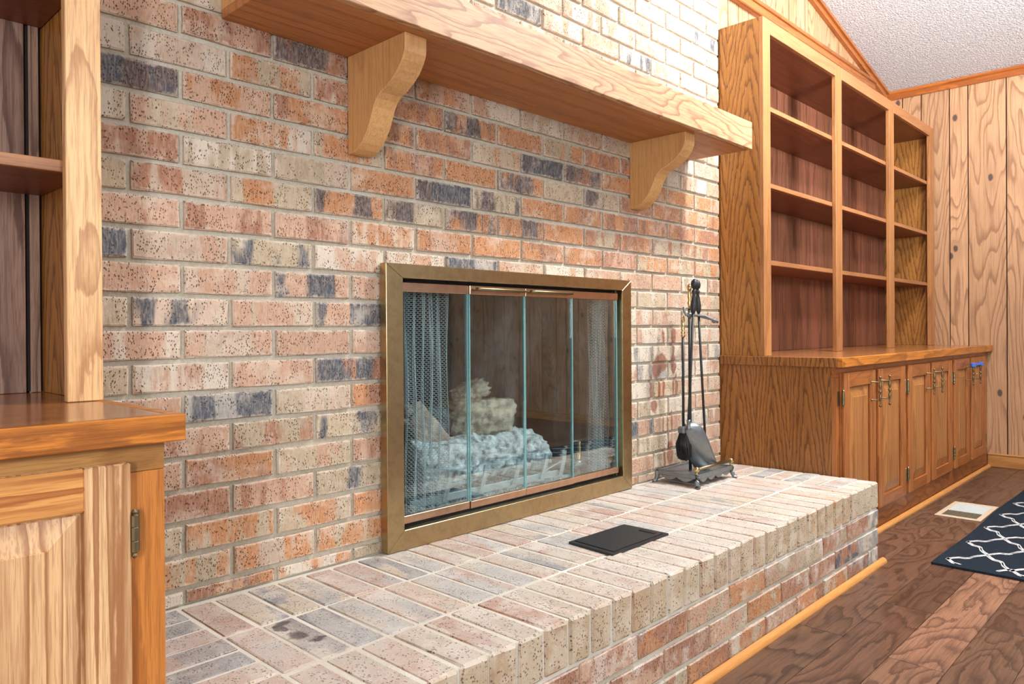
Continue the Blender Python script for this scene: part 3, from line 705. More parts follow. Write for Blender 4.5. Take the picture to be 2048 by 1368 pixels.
for a, b in ((0.795, 0.985), (1.018, 1.208)):
    bm = bmesh.new(); zz = rz1-0.010+Z0
    tube(bm, [(a, GY-0.006, zz), (a, GY-0.022, zz), (a+0.006, GY-0.027, zz), (b-0.006, GY-0.027, zz), (b, GY-0.022, zz), (b, GY-0.006, zz)], 0.0042, 8)
    mesh_obj('pull_handle', bm, ANTIQ, fs, smooth=True)
# gathered mesh curtains: woven from thin wires, hexagonal links
def curtain(x0, x1, nfold):
    bm = bmesh.new(); zt, zb = iz1-0.012, FZ0+0.045
    arc = 2.1*(x1-x0); cell = 0.0062; rowh = 0.0054
    nu, nv = int(arc/cell), int((zt-zb)/rowh)
    def pos(u, v):
        s = u*cell/arc; z = zt-v*rowh
        x = x0+(x1-x0)*s + 0.004*math.sin(2*math.pi*nfold*s*2)
        y = 0.034+0.014*math.sin(2*math.pi*nfold*s+0.4*math.sin(z*9)) + 0.004*math.sin(z*14+s*9)
        return Vector((x, y, z+Z0))
    w = 0.00065
    def strip(a, b):
        d = (b-a); s = Vector((-d.z, 0, d.x)); s = s.normalized()*w if s.length > 1e-9 else Vector((w, 0, 0))
        bm.faces.new([bm.verts.new(p) for p in (a-s, a+s, b+s, b-s)])
    for j in range(nv):
        o = 0.5*(j % 2)
        for i in range(nu):
            a = pos(i+o, j); m1 = pos(i+o+0.5, j+0.35); b = pos(i+o+1, j)
            strip(a, m1); strip(m1, b); strip(m1, pos(i+o+0.5, j+1))
    return bm
stuff(mesh_obj('mesh_curtain', curtain(0.600, 0.742, 5), STEELG, fs))
stuff(mesh_obj('mesh_curtain', curtain(1.395, 1.478, 4), STEELG, fs))
bm = bmesh.new(); tube(bm, [W(ix0-0.005, 0.034, iz1-0.006), W(ix1+0.005, 0.034, iz1-0.006)], 0.003, 8); mesh_obj('curtain_rod', bm, STEELG, fs)

# firebox behind the wall plane
fb = thing('firebox', W(1.016, 0.3, ZH), 'sooty dark firebox behind the glass fireplace doors', 'firebox')
FB = -0.505
for nm, v in {'side_panel': [(OX0+0.001, OX0+0.02, 0.010, 0.5, FB, 0.158)], 'side_panel.001': [(OX1-0.02, OX1-0.001, 0.010, 0.5, FB, 0.158)],
              'back_panel': [(OX0+0.021, OX1-0.021, 0.48, 0.5, FB, 0.158)], 'floor_panel': [(OX0+0.001, OX1-0.001, 0.008, 0.5, FB-0.025, FB-0.001)],
              'top_panel': [(OX0+0.001, OX1-0.001, 0.012, 0.5, 0.1585, 0.1645)]}.items():
    B(nm.split('.')[0], SOOT, fb, *v[0], 0)

def rock(name, c, s, rot, mat, seed, label, cat, amp=0.18, freq=3.0, sub=4, group=None, boxy=0.0):
    bm = bmesh.new(); bmesh.ops.create_icosphere(bm, subdivisions=sub, radius=1.0)
    R = Matrix.Rotation(rot[2], 3, 'Z') @ Matrix.Rotation(rot[1], 3, 'Y') @ Matrix.Rotation(rot[0], 3, 'X')
    for v in bm.verts:
        p = v.co.normalized()
        if boxy:
            mx = max(abs(p.x), abs(p.y), abs(p.z)); p = p.lerp(p/mx, boxy)
        k = 1+amp*noise.fractal(p*freq+Vector((seed, 0, 0)), 1.0, 2.0, 4)
        v.co = W(*c)+R @ Vector((p.x*s[0]*k, p.y*s[1]*k, p.z*s[2]*k))
    return tag(mesh_obj(name, bm, mat, smooth=True, origin=W(*c)), label, cat, group)
# front log: rough bark cylinder
bm = bmesh.new(); N1, N2 = 110, 72; x0, x1 = 0.70, 1.262; rings = []
for i in range(N1+1):
    x = x0+(x1-x0)*i/N1; ring = []
    for j in range(N2):
        a = 2*math.pi*j/N2; q = Vector((x*9, math.cos(a)*2.2, math.sin(a)*6.0))
        r = 0.071*(1+0.16*noise.fractal(q, 1.0, 2.0, 5)+0.10*max(0, noise.noise(Vector((x*14, math.cos(a)*3, math.sin(a)*11)))))
        e = i/N1; r *= 1-0.0*e
        slant = 0.045*math.cos(a-1.2)*max(0, (e-0.8)/0.2)
        ring.append(bm.verts.new(W(x-slant+0.0*r, 0.19-0.05*(1-e)+math.cos(a)*r*0.95, -0.366-0.012*(e)+math.sin(a)*r)))
    rings.append(ring)
for i in range(N1):
    for j in range(N2): bm.faces.new((rings[i][j], rings[i][(j+1) % N2], rings[i+1][(j+1) % N2], rings[i+1][j]))
bm.faces.new(rings[0][::-1]); bm.faces.new(rings[-1]); bmesh.ops.recalc_face_normals(bm, faces=bm.faces)
tag(mesh_obj('fire_log', bm, ASHLOG, smooth=True, origin=W(0.98, 0.18, -0.37)), 'large front log coated with flaky white ash', 'log')
rock('fire_log', (1.035, 0.205, -0.252), (0.125, 0.05, 0.055), (0, 0.04, 0.05), STONELOG, 3, 'tan split log lying across the top of the ashy log', 'log', 0.22, 3.4, boxy=0.85)
rock('fire_log', (0.985, 0.20, -0.172), (0.062, 0.034, 0.030), (0, -0.28, 0.1), STONELOG, 9, 'smallest broken log piece topping the pile', 'log', 0.30, 3.2, boxy=0.7)
rock('fire_log', (0.93, 0.25, -0.262), (0.13, 0.045, 0.05), (0, 0.05, -0.1), CHARLOG, 14, 'charred grey log behind the tan split log', 'log', 0.15, 2.0, boxy=0.4)
rock('fire_log', (0.765, 0.165, -0.262), (0.085, 0.035, 0.040), (0.3, 0.75, 0.15), PINKLOG, 19, 'pinkish split log leaning beside the mesh screen', 'log', 0.2, 3.0, boxy=0.8)
# grate
gt = thing('log_grate', W(0.98, 0.18, FB), 'grey steel log grate under the ash covered log', 'grate')
def bar(pts, r, nm, mat=STEELG, n=6):
    bm = bmesh.new(); tube(bm, pts, r, n); return mesh_obj(nm, bm, mat, gt)
B('front_bar', STEELG, gt, 0.62, 1.235, 0.046, 0.054, -0.455, -0.434, 0.001)
B('rear_bar', STEELG, gt, 0.70, 1.30, 0.300, 0.310, -0.455, -0.440, 0.001)
for x in (0.72, 0.86, 1.0, 1.13, 1.22):
    bar([W(x, 0.31, -0.45), W(x, 0.05, -0.459), W(x+0.012, 0.036, -0.452), W(x+0.026, 0.032, -0.40), W(x+0.030, 0.032, -0.37)], 0.007, 'prong')
for x in (0.66, 1.2):
    for y in (0.05, 0.305): bar([W(x, y, -0.455), W(x, y, FB+0.001)], 0.006, 'foot')
# ash bed
bm = bmesh.new(); nx, ny = 110, 50; gv = []
for i in range(nx+1):
    row = []
    for j in range(ny+1):
        x = 0.56+0.86*i/nx; y = 0.012+0.36*j/ny
        ed = min(1, 8*i/nx, 5*(nx-i)/nx, 8*j/ny+0.5)
        h = (0.018+0.016*noise.fractal(Vector((x*26, y*26, 1)), 1.0, 2.0, 4)+0.010*noise.noise(Vector((x*90, y*90, 5))))*ed
        row.append(bm.verts.new(W(x, y, FB+max(0.0005, h))))
    gv.append(row)
for i in range(nx):
    for j in range(ny): bm.faces.new((gv[i][j], gv[i+1][j], gv[i+1][j+1], gv[i][j+1]))
r9 = random.Random(4)
for _ in range(700):
    x, y = r9.uniform(0.6, 1.36), r9.uniform(0.03, 0.2); s = r9.uniform(0.003, 0.010)
    M = Matrix.Translation(W(x, y, FB+r9.uniform(0.018, 0.034))) @ Matrix.Rotation(r9.uniform(0, 6), 4, Vector((r9.random(), r9.random(), r9.random())).normalized()) @ Matrix.Diagonal((s, s*0.7, s*0.35, 1))
    bmesh.ops.create_cube(bm, size=1.0, matrix=M)
bmesh.ops.recalc_face_normals(bm, faces=bm.faces)
stuff(tag(mesh_obj('ash_bed', bm, ASHBED), 'flaky white ash spread on the firebox floor', 'ash'))
# gas pipe and valve
gp = thing('gas_valve', W(1.36, 0.1, FB), 'curved gas pipe with brass key valve at the right side of the grate', 'gas valve')
def gpart(nm, pts, r, mat, n=8):
    bm = bmesh.new(); tube(bm, pts, r, n); mesh_obj(nm, bm, mat, gp, smooth=True)
gpart('pipe', [W(1.18, 0.075, -0.455), W(1.22, 0.08, -0.435), W(1.29, 0.08, -0.418), W(1.345, 0.08, -0.42), W(1.366, 0.08, -0.432)], 0.006, PEWTER)
gpart('valve_stem', [W(1.385, 0.08, -0.36), W(1.385, 0.08, FB+0.002)], 0.008, BRASSB)
gpart('valve_key', [W(1.345, 0.08, -0.358), W(1.425, 0.08, -0.358)], 0.0028, PEWTER)
gpart('valve_body', [W(1.355, 0.08, -0.445), W(1.385, 0.08, -0.437), W(1.41, 0.08, -0.437)], 0.017, PEWTER, 10)
gpart('supply_pipe', [W(1.21, 0.10, -0.475), W(1.40, 0.10, -0.480)], 0.008, STEELG)

# ------------------------------------------------------------------ cabinets, counters, bookcases (right run, left run mirrored)
def X(side, x): return x if side > 0 else XM-x
def SB(side, name, mat, parent, x0, x1, *a, **k): return B(name, mat, parent, X(side, x0), X(side, x1), *a, **k)
def turned_handle(parent, x, y, z0, z1, dy):
    h = thing_part('handle', parent)
    return h
def door(cab, side, x0, x1, hinge_at, handle_at, clip=False):
    """raised-panel door; x0/x1 on the right run's axis"""
    VM, XMAT = (DOOR_V, DOOR_X) if side > 0 else (LDOOR_V, LDOOR_X)
    YD, YB = -0.492, -0.4735; zt, zb = -0.147, -0.728; st = 0.056
    bm = bmesh.new(); xa, xb = sorted((X(side, x0), X(side, x1)))
    # one mesh: recessed field + bevelled raised panel sit inside the frame
    d = mesh_obj('door', (lambda b: (box(b, xa, xb, -0.481, YB, zb, zt, 0.001), b)[1])(bmesh.new()), VM, cab, origin=W((xa+xb)/2, YD, (zt+zb)/2))
    def sub(nm, mat, a, b, y0, y1, z0, z1, bev):
        return B(nm, mat, d, a, b, y0, y1, z0, z1, bev)
    sub('stile', VM, xa, xa+st, YD, -0.4815, zb, zt, 0.0022); sub('stile', VM, xb-st, xb, YD, -0.4815, zb, zt, 0.0022)
    sub('rail', XMAT, xa+st, xb-st, YD, -0.4815, zt-st, zt, 0.0022); sub('rail', XMAT, xa+st, xb-st, YD, -0.4815, zb, zb+st-0.006, 0.0022)
    # raised panel with wide bevel
    pa, pb, pz0, pz1 = xa+st+0.004, xb-st-0.004, zb+st-0.002, zt-st-0.004; w = 0.036
    bm = bmesh.new()
    o4 = [(pa, pz0), (pb, pz0), (pb, pz1), (pa, pz1)]; i4 = [(pa+w, pz0+w), (pb-w, pz0+w), (pb-w, pz1-w), (pa+w, pz1-w)]
    vo = [bm.verts.new(W(x, -0.4825, z)) for x, z in o4]; vi = [bm.verts.new(W(x, -0.4893, z)) for x, z in i4]; vt = [bm.verts.new(W(x+(0.0015 if x < (pa+pb)/2 else -0.0015), -0.4912, z+(0.0015 if z < (pz0+pz1)/2 else -0.0015))) for x, z in i4]
    vb = [bm.verts.new(W(x, -0.4812, z)) for x, z in o4]
    for A_, B_ in ((vb, vo), (vo, vi), (vi, vt)):
        for i in range(4): bm.faces.new((A_[i], A_[(i+1) % 4], B_[(i+1) % 4], B_[i]))
    bm.faces.new(vt); bm.faces.new(vb[::-1]); bmesh.ops.recalc_face_normals(bm, faces=bm.faces)
    mesh_obj('raised_panel', bm, DOOR_P if side > 0 else LDOOR_V, d, origin=W((pa+pb)/2, -0.487, (pz0+pz1)/2))
    # pull handle: turned bar on two posts
    hx = X(side, handle_at); hz0, hz1 = -0.297, -0.170; yh = -0.526
    bm = bmesh.new()
    prof = [(0, 0.001), (0.004, 0.0048), (0.009, 0.0048), (0.012, 0.0022), (0.015, 0.0036), (0.019, 0.0024), (0.032, 0.0044), (0.044, 0.0062), (0.052, 0.0036), (0.058, 0.0036),
            (0.0635, 0.0078), (0.069, 0.0036), (0.075, 0.0036), (0.084, 0.0062), (0.096, 0.0044), (0.108, 0.0024), (0.112, 0.0036), (0.115, 0.0022), (0.118, 0.0048), (0.123, 0.0048), (0.127, 0.001)]
    lathe(bm, W(hx, yh, hz0), prof, 10)
    for z in (-0.195, -0.268): tube(bm, [W(hx, yh, z), W(hx, YD-0.003, z), W(hx, YD-0.0005, z)], [0.0026, 0.003, 0.006], 8)
    mesh_obj('pull_handle', bm, ANTIQ, d, smooth=True)
    # hinges
    xh = X(side, hinge_at); s = 1 if xh < (xa+xb)/2 else -1
    for zc in (-0.242, -0.640):
        bm = bmesh.new(); xk = (xa-0.004) if s > 0 else (xb+0.004)
        lathe(bm, W(xk, -0.490, zc-0.033), [(0, 0.001), (0.004, 0.0042), (0.007, 0.0026), (0.009, 0.0052), (0.0225, 0.0052), (0.0235, 0.0046), (0.0245, 0.0052), (0.041, 0.0052), (0.042, 0.0046), (0.043, 0.0052), (0.057, 0.0052), (0.059, 0.0026), (0.062, 0.0042), (0.066, 0.001)], 10)
        lf = 0.020 if side > 0 else 0.012
        box(bm, min(xk, xk-s*lf), max(xk, xk-s*lf), -0.4765, -0.4742, zc-0.028, zc+0.028, 0.0008)
        mesh_obj('hinge', bm, ANTIQ, d, smooth=False)
    return d
def run(side, tagname):
    s = side
    R_ = s > 0
    cab = thing('base_cabinet', W(X(s, 3.45), -0.2, ZFL), 'right-hand oak base cabinet with six raised panel doors and antique pulls' if R_ else 'left-hand oak base cabinet, cropped, one pale panel door visible beside the brick', 'cabinet')
    ZT = -0.1235; xe = 2.239 if R_ else 2.254
    SB(s, 'side_panel', PLY_D, cab, xe, xe+0.018, -0.4555, 0.0985 if not R_ else 0.0985, ZFL, ZT, 0.0008)
    SB(s, 'back_panel', PLY_D, cab, xe+0.019, 4.655, 0.090, 0.0985, ZFL, ZT, 0)
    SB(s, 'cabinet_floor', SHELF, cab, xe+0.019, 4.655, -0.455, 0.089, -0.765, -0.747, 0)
    SB(s, 'side_panel', PLY_D, cab, 4.656, 4.672, -0.4555, 0.0985, ZFL, ZT, 0)
    FM = DOOR_V if R_ else wood('left_face_frame', srgb(206, 132, 62), srgb(140, 78, 32), 2, S=7, K=6, stretch=0.2, rough=0.34, line=0.5)
    FMX = DOOR_X if R_ else wood('left_face_rail', srgb(190, 140, 76), srgb(130, 80, 36), 0, S=6, K=6, stretch=0.2, rough=0.34, line=0.5)
    SB(s, 'top_rail', FMX, cab, xe, 4.672, -0.473, -0.456, -0.163, ZT, 0.0008)
    SB(s, 'toe_board', TOE, cab, xe, 4.672, -0.473, -0.456, ZFL, -0.712, 0.0008)
    drs = [(2.272, 2.620, 2.255, 2.568), (2.658, 3.012, 3.03, 2.655+0.03), (3.061, 3.395, 3.05, 3.335), (3.440, 3.795, 3.81, 3.475), (3.850, 4.165, 3.84, 4.09), (4.215, 4.540, 4.56, 4.255)]
    stiles = [(xe, 2.282 if R_ else 2.300), (2.612, 2.666), (3.004, 3.069), (3.387, 3.448), (3.787, 3.858), (4.157, 4.223), (4.532, 4.672)]
    for a, b in stiles: SB(s, 'face_stile', FM, cab, a, b, -0.473, -0.456, -0.7115, -0.1635, 0.0006)
    for i, (a, b, hg, hd) in enumerate(drs):
        if not R_ and i == 0: a = 2.304; 
        door(cab, s, a, b, hg, hd)
    # counter
    ct = thing('countertop', W(X(s, 3.45), -0.2, ZT), 'right-hand glossy oak countertop running to the far wall below the open shelves' if R_ else 'left-hand glossy oak countertop with bright orange edge, cropped at frame edge', 'countertop')
    xl = 2.222 if R_ else 2.236
    SB(s, 'top_board', CTOP, ct, xl+0.019, 4.678, -0.4835, -0.0005 if R_ else -0.0005, -0.1225, -0.0868, 0.0008)
    SB(s, 'top_board', CTOP, ct, 2.2395, 4.678, 0.0, 0.0985, -0.1225, -0.0868, 0)
    SB(s, 'front_edge', CEDGE, ct, xl, 4.678, -0.503, -0.484, -0.123, -0.0865, 0.0015)
    SB(s, 'end_edge', CEDGE if not R_ else PLY_D, ct, xl, xl+0.0185, -0.4837, -0.003, -0.123, -0.0866, 0.0015)
    # bookcase
    bc = thing('bookcase', W(X(s, 3.44), -0.05, -0.086), 'right-hand built-in oak bookcase with three columns of empty shelves' if R_ else 'left-hand built-in oak bookcase with empty shelves, only its end column showing', 'bookcase')
    zb_, zt_ = -0.0862, 1.283; yf = -0.193; yb = 0.0985
    st = [(2.237, 2.302), (3.005, 3.083), (3.782, 3.862), (4.556, 4.650)]
    if not R_: st[0] = (2.243, 2.296)
    for i, (a, b) in enumerate(st):
        SB(s, 'face_stile', OAK_V if R_ else LSTILE, bc, a, b, yf, yf+0.0185, zb_, zt_, 0.0012)
        if i in (0, 3):
            pa, pb = (a, a+0.0145) if i == 0 else (b-0.040, b)
            SB(s, 'side_panel', PLY_V, bc, pa, pb, yf+0.019, -0.003 if i == 0 else yb, zb_, zt_, 0.0005)
            if i == 0: SB(s, 'side_panel', PLY_V, bc, 2.2415, pb, -0.0025, yb, zb_, zt_, 0)
    for (a, b) in [(st[0][1], st[1][0]), (st[1][1], st[2][0]), (st[2][1], st[3][0])]:
        SB(s, 'top_rail', OAK_X, bc, a+0.0002, b-0.0002, yf, yf+0.0185, 1.225, zt_, 0.0008)
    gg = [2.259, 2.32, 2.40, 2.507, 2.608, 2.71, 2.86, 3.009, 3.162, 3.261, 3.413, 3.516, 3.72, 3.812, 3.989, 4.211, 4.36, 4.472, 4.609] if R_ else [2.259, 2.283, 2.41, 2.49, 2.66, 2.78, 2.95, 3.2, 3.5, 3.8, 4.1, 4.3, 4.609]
    for a, b in zip(gg[:-1], gg[1:]):  # right run's planks carry the bookcase shade in their colour
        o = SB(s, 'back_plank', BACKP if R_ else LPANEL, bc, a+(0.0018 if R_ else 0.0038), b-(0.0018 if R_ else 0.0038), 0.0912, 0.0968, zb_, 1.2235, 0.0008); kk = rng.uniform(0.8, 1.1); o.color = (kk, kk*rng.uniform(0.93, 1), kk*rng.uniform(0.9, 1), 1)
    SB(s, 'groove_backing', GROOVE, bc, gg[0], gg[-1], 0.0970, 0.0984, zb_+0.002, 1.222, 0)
    for zs in (0.943, 0.626, 0.307):
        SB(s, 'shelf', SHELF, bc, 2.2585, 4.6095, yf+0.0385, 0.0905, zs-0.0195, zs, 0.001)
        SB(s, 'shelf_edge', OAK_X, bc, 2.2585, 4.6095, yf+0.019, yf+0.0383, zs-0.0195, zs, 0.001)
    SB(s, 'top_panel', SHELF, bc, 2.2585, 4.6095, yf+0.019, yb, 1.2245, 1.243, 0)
    return cab, ct, bc
run(1, 'right'); run(-1, 'left')
# blue clip over the last pair of handles
bm = bmesh.new()
for x in (4.09, 4.255): lathe(bm, W(x, -0.526, -0.196), [(0, 0.0085), (0.003, 0.014), (0.020, 0.015), (0.024, 0.009)], 12)
box(bm, 4.09, 4.255, -0.534, -0.522, -0.190, -0.177, 0.003)
tag(mesh_obj('cabinet_latch', bm, BLUE, origin=W(4.17, -0.526, -0.18)), 'small bright blue safety latch hooked over the farthest pair of cabinet pulls', 'latch')

# ------------------------------------------------------------------ fireplace tool set
st = thing('tool_stand', W(1.825, -0.11, ZH), 'black iron fireplace tool stand with scalloped footed base and brass ball rail', 'tool stand')
zb = ZH+0.002
bx0, bx1, by0, by1 = 1.694, 1.957, -0.200, -0.030
bm = bmesh.new()
box(bm, bx0+0.006, bx1-0.006, by0+0.006, by1-0.006, zb+0.034, zb+0.039, 0.002); box(bm, bx0, bx1, by0, by0+0.010, zb+0.028, zb+0.044, 0.002)
box(bm, bx0, bx1, by1-0.010, by1, zb+0.028, zb+0.044, 0.002); box(bm, bx0, bx0+0.010, by0, by1, zb+0.028, zb+0.044, 0.002); box(bm, bx1-0.010, bx1, by0, by1, zb+0.028, zb+0.044, 0.002)
mesh_obj('base_tray', bm, PEWTER, st)
def scallop(ax, fixed, a, b, n):
    bm = bmesh.new(); pts = [(b, zb+0.030+Z0), (a, zb+0.030+Z0)]
    for i in range(n*8+1):
        t = i/(n*8); pts.append((a+(b-a)*t, zb+Z0+0.026-0.012*abs(math.sin(math.pi*n*t))))
    prism(bm, pts, 1 if ax == 'x' else 0, fixed, fixed+0.006); return mesh_obj('apron', bm, PEWTER, st)
scallop('x', by0+0.002, bx0+0.02, bx1-0.02, 4); scallop('x', by1-0.008, bx0+0.02, bx1-0.02, 4)
scallop('y', bx0+0.002, by0+0.02, by1-0.02, 2); scallop('y', bx1-0.008, by0+0.02, by1-0.02, 2)
for x in (bx0+0.004, bx1-0.004):
    for y in (by0+0.004, by1-0.004):
        sx = -1 if x < 1.8 else 1; sy = -1 if y < -0.1 else 1
        bm = bmesh.new(); tube(bm, [W(x, y, zb+0.040), W(x, y, zb+0.020), W(x+sx*0.004, y+sy*0.004, zb+0.006), W(x+sx*0.008, y+sy*0.008, zb+0.002), W(x+sx*0.008, y+sy*0.008, zb)], [0.009, 0.009, 0.007, 0.010, 0.010], 8)
        mesh_obj('foot', bm, PEWTER, st)
bm = bmesh.new()
for x in (bx0+0.006, bx1-0.008):
    lathe(bm, W(x, by0+0.006, zb+0.044), [(0, 0.006), (0.006, 0.004), (0.010, 0.0035)], 10); ball(bm, W(x, by0+0.006, zb+0.062), 0.0105, 12)
mesh_obj('rail_post', bm, BRASSB, st, smooth=True)
bm = bmesh.new(); tube(bm, [W(bx0+0.012, by0+0.006, zb+0.062), W(bx1-0.014, by0+0.006, zb+0.062)], 0.0065, 8); mesh_obj('front_rail', bm, ANTIQ, st, smooth=True)
PX, PY = 1.800, -0.110
bm = bmesh.new(); tube(bm, [W(PX, PY, zb+0.038), W(PX, PY, 0.100)], 0.0058, 8); mesh_obj('pole', bm, IRON, st, smooth=True)
bm = bmesh.new(); lathe(bm, W(PX, PY, 0.100), [(0, 0.008), (0.01, 0.005), (0.02, 0.009), (0.03, 0.005), (0.045, 0.008), (0.06, 0.0045), (0.07, 0.008), (0.083, 0.009), (0.092, 0.001)], 10)
mesh_obj('finial', bm, BRASSB, st, smooth=True)
bm = bmesh.new()
tube(bm, [W(1.737, -0.125, 0.105), W(1.738, -0.125, 0.088), W(1.742, -0.128, 0.077), W(1.760, -0.150, 0.074), W(1.785, -0.140, 0.074), W(PX, PY, 0.076), W(1.85, -0.100, 0.076), W(1.90, -0.115, 0.074), W(1.935, -0.14, 0.056), W(1.945, -0.145, 0.05)], 0.0048, 8)
tube(bm, [W(1.88, -0.10, 0.074), W(1.925, -0.085, 0.072), W(1.955, -0.095, 0.066), W(1.965, -0.115, 0.060)], 0.0045, 8); ball(bm, W(1.966, -0.118, 0.056), 0.010, 10); ball(bm, W(PX, PY, 0.076), 0.011, 10)
mesh_obj('hook_rack', bm, PEWTER, st, smooth=True)
HPROF = [(0, 0.006), (0.006, 0.009), (0.012, 0.011), (0.030, 0.0125), (0.050, 0.0095), (0.072, 0.0065), (0.080, 0.010), (0.084, 0.0095), (0.088, 0.0055), (0.092, 0.008), (0.096, 0.012), (0.103, 0.0145), (0.111, 0.0150), (0.119, 0.012), (0.125, 0.006), (0.127, 0.001)]
def tool(name, top, bot, label, cat, handle=True):
    t = thing(name, W(*bot), label, cat, 'fireplace tools hanging on the stand')
    bm = bmesh.new(); tube(bm, [W(*top), W(*bot)], 0.0048, 8); mesh_obj('rod', bm, IRON, t, smooth=True)
    d = (Vector(top)-Vector(bot)).normalized()
    if handle:
        bm = bmesh.new(); lathe(bm, W(*top), [(h, r*0.86) for h, r in HPROF], 12, d); mesh_obj('handle', bm, IRON, t, smooth=True)
    return t
# shovel
sh = tool('fireplace_shovel', (1.757, -0.150, 0.080), (1.722, -0.150, -0.300), 'grey fireplace shovel with curved pan, dark turned handle, leaning on its stand', 'shovel')
bm = bmesh.new(); lathe(bm, W(1.722, -0.150, -0.335), [(0, 0.009), (0.006, 0.006), (0.028, 0.007), (0.036, 0.008)], 10); mesh_obj('socket', bm, PEWTER, sh, smooth=True)
bm = bmesh.new(); P0, P1 = Vector((1.722, -0.150, -0.325)), Vector((1.838, -0.158, -0.4885)); d = (P1-P0).normalized(); wv = Vector((0.55, -0.75, 0.36)); wv = (wv-d*wv.dot(d)).normalized(); nv = d.cross(wv)
NN, MM = 16, 10; gA, gB = [], []
for i in range(NN+1):
    t = i/NN; half = 0.046*min(1, math.sqrt(max(0.0, 1-(1-min(1, t/0.42))**2))+0.12)*(1-0.12*max(0, t-0.5)*2)
    ra, rb_ = [], []
    for j in range(MM+1):
        s = -1+2*j/MM; curl = 0.020*(abs(s)**2.2)*(1-0.55*t)+0.010*(1-t)**2
        c = P0+d*((P1-P0).length*t)+wv*half*s-nv*curl+nv*0.010*math.sin(t*math.pi)
        ra.append(bm.verts.new(W(*c))); rb_.append(bm.verts.new(W(*(c+nv*0.0022))))
    gA.append(ra); gB.append(rb_)
for G in (gA, gB):
    for i in range(NN):
        for j in range(MM): bm.faces.new((G[i][j], G[i+1][j], G[i+1][j+1], G[i][j+1]))
for i in range(NN):
    for j in (0, MM): bm.faces.new((gA[i][j], gA[i+1][j], gB[i+1][j], gB[i][j]))
for j in range(MM):
    for i in (0, NN): bm.faces.new((gA[i][j], gA[i][j+1], gB[i][j+1], gB[i][j]))
bmesh.ops.recalc_face_normals(bm, faces=bm.faces)
mesh_obj('pan', bm, PEWTER, sh, smooth=True)
# poker
pk = tool('fireplace_poker', (1.883, -0.100, 0.084), (1.928, -0.100, -0.410), 'iron fireplace poker with dark turned handle, nearest the cabinet', 'poker')
bm = bmesh.new(); lathe(bm, W(1.928, -0.100, -0.405), [(-0.002, 0.008), (0.004, 0.009), (0.05, 0.0075), (0.0835, 0.003)], 8, (0.06, 0, -1))
tube(bm, [W(1.930, -0.10, -0.415), W(1.915, -0.112, -0.440), W(1.885, -0.128, -0.437), W(1.870, -0.135, -0.42)], [0.007, 0.006, 0.005, 0.002], 8)
tube(bm, [W(1.895, -0.125, -0.438), W(1.915, -0.12, -0.465), W(1.932, -0.112, -0.486)], [0.005, 0.005, 0.003], 8)
mesh_obj('hooked_tip', bm, PEWTER, pk, smooth=True)
# brush
br = tool('fireplace_brush', (1.733, -0.122, 0.000), (1.733, -0.122, -0.330), 'black bristle hearth brush with brass loop handle hung left on the stand', 'brush', handle=False)
bm = bmesh.new(); lathe(bm, W(1.733, -0.122, -0.004), [(0, 0.007), (0.006, 0.008), (0.010, 0.005), (0.016, 0.009), (0.022, 0.005), (0.030, 0.007), (0.038, 0.005), (0.050, 0.004)], 10)
ring = [W(1.733+0.009*math.sin(a), -0.122, 0.058+0.014*math.cos(a)) for a in [math.pi+i*math.pi/6 for i in range(13)]]
tube(bm, ring, 0.0026, 6); mesh_obj('brass_grip', bm, BRASSB, br, smooth=True)
bm = bmesh.new(); box(bm, 1.712, 1.754, -0.136, -0.108, -0.352, -0.325, 0.006); mesh_obj('ferrule', bm, PEWTER, br)
bm = bmesh.new(); rr = random.Random(8)
for _ in range(520):
    a, b = rr.uniform(-1, 1), rr.uniform(-1, 1)
    if a*a+b*b > 1.2: continue
    L = 0.098*math.sqrt(max(0.1, 1-0.55*(a*a)))+rr.uniform(-0.006, 0.004)
    p0 = W(1.734+a*0.019, -0.122+b*0.012, -0.350); p1 = p0+Vector((a*0.016+rr.uniform(-0.003, 0.003), b*0.010, -L*0.55)); p2 = p0+Vector((a*0.012+rr.uniform(-0.005, 0.005)+0.006, b*0.008, -L))
    tube(bm, [p0, p1, p2], [0.0016, 0.0016, 0.0008], 3, cap=False)
lathe(bm, W(1.736, -0.122, -0.350), [(0, 0.014), (-0.03, 0.019), (-0.065, 0.018), (-0.088, 0.008)], 8)
stuff(mesh_obj('bristles', bm, BRISTLE, br))

# ------------------------------------------------------------------ floor register
fv = thing('floor_vent', W(3.30, -0.66, ZFL), 'almond metal floor register set into the dark planks beside the rug', 'vent')
vx0, vx1, vy0, vy1 = 3.136, 3.490, -0.756, -0.574
bm = bmesh.new()
for a in [(vx0, vx1, vy0, vy0+0.022), (vx0, vx1, vy1-0.022, vy1), (vx0, vx0+0.028, vy0+0.022, vy1-0.022), (vx1-0.028, vx1, vy0+0.022, vy1-0.022)]: box(bm, *a, ZFL+0.0002, ZFL+0.004, 0.001)
mesh_obj('frame', bm, ALMOND, fv)
B('grille', VDARK, fv, vx0+0.028, vx0+0.145, vy0+0.022, vy1-0.022, ZFL+0.0004, ZFL+0.0016, 0)
B('reflection_half', VREFLECT, fv, vx0+0.145, vx1-0.028, vy0+0.022, vy1-0.022, ZFL+0.0004, ZFL+0.0022, 0)  # pale half of the register: a reflection painted as a flat plate
for i in range(17):
    y = vy0+0.026+i*0.0082
    B('slat', VDARK, fv, vx0+0.028, vx0+0.145, y, y+0.003, ZFL+0.0016, ZFL+0.0032, 0)

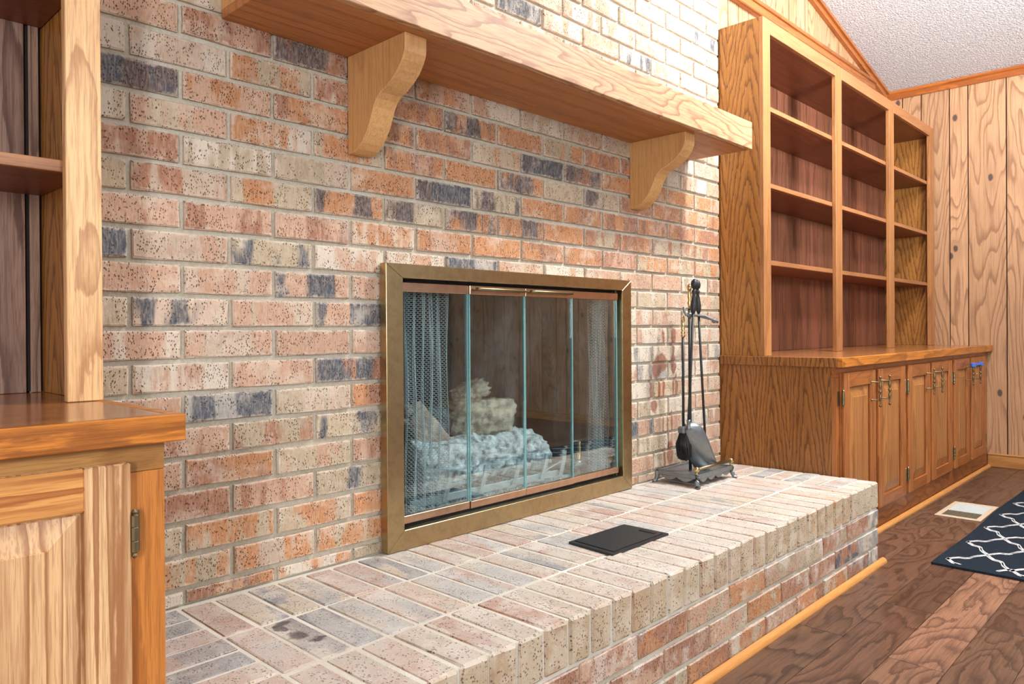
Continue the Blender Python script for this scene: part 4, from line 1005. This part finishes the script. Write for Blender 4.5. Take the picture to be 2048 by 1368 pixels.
# ------------------------------------------------------------------ rug with white trellis
rug = thing('rug', W(3.6, -1.4, ZFL), 'black rug with white wavy trellis lines on the dark plank floor', 'rug')
rx0, rx1, ry0, ry1 = 2.345, 4.40, -2.0, -0.770
bm = bmesh.new(); nx, ny = 80, 48; g = []
for i in range(nx+1):
    row = []
    for j in range(ny+1):
        x = rx0+(rx1-rx0)*i/nx; y = ry0+(ry1-ry0)*j/ny
        y += 0.004*math.sin(x*6) if j == ny else 0
        row.append(bm.verts.new(W(x, y, ZFL+0.0085+0.0006*noise.noise(Vector((x*8, y*8, 0))))))
    g.append(row)
for i in range(nx):
    for j in range(ny): bm.faces.new((g[i][j], g[i+1][j], g[i+1][j+1], g[i][j+1]))
bd = [e for e in bm.edges if e.is_boundary]
ex = bmesh.ops.extrude_edge_only(bm, edges=bd)
for v in [q for q in ex['geom'] if isinstance(q, bmesh.types.BMVert)]: v.co.z = ZFL+Z0+0.0006
bmesh.ops.recalc_face_normals(bm, faces=bm.faces)
mesh_obj('pile', bm, RUGB, rug)
bm = bmesh.new()
PXR, PYR = 0.293, 0.20
rw = random.Random(3)
def rib(pts, w):
    prev = None; zz = ZFL+0.0096
    for i, p in enumerate(pts):
        a = Vector(pts[max(i-1, 0)]); b = Vector(pts[min(i+1, len(pts)-1)]); d = (b-a); nrm = Vector((-d.y, d.x)).normalized()
        ww = w*(1+rw.uniform(-0.25, 0.25))
        if not (rx0+0.03 < p[0] < rx1-0.03 and ry0+0.03 < p[1] < ry1-0.018): prev = None; continue
        cur = (bm.verts.new(W(p[0]+nrm.x*ww, p[1]+nrm.y*ww, zz)), bm.verts.new(W(p[0]-nrm.x*ww, p[1]-nrm.y*ww, zz)))
        if prev: bm.faces.new((prev[0], prev[1], cur[1], cur[0]))
        prev = cur
# trellis: two families of wavy lines crossing; each is drawn as a pair of strands
def strand(x_start, sgn, off):
    pts = []
    n = 500
    for i in range(n+1):
        y = ry1-0.030-(ry1-ry0-0.05)*i/n
        t = (ry1-0.030-y)/PYR
        tri = abs(((2*t) % 2)-1); tri = 1-tri
        x = x_start + sgn*PXR*0.5*tri + 0.013*math.sin(6*math.pi*t)*sgn + off
        pts.append((x, y+0.35*abs(off)*math.cos(12*math.pi*t)))
    return pts
for k in range(-1, 9):
    xs = 2.42+PXR*k
    for sgn in (1, -1):
        for off, w in ((-0.007, 0.0042), (0.006, 0.0042)):
            rib(strand(xs+(0 if sgn > 0 else 0.012), sgn, off), w)
stuff(mesh_obj('white_trellis', bm, RUGW, rug))

print('objects', len(bpy.data.objects))
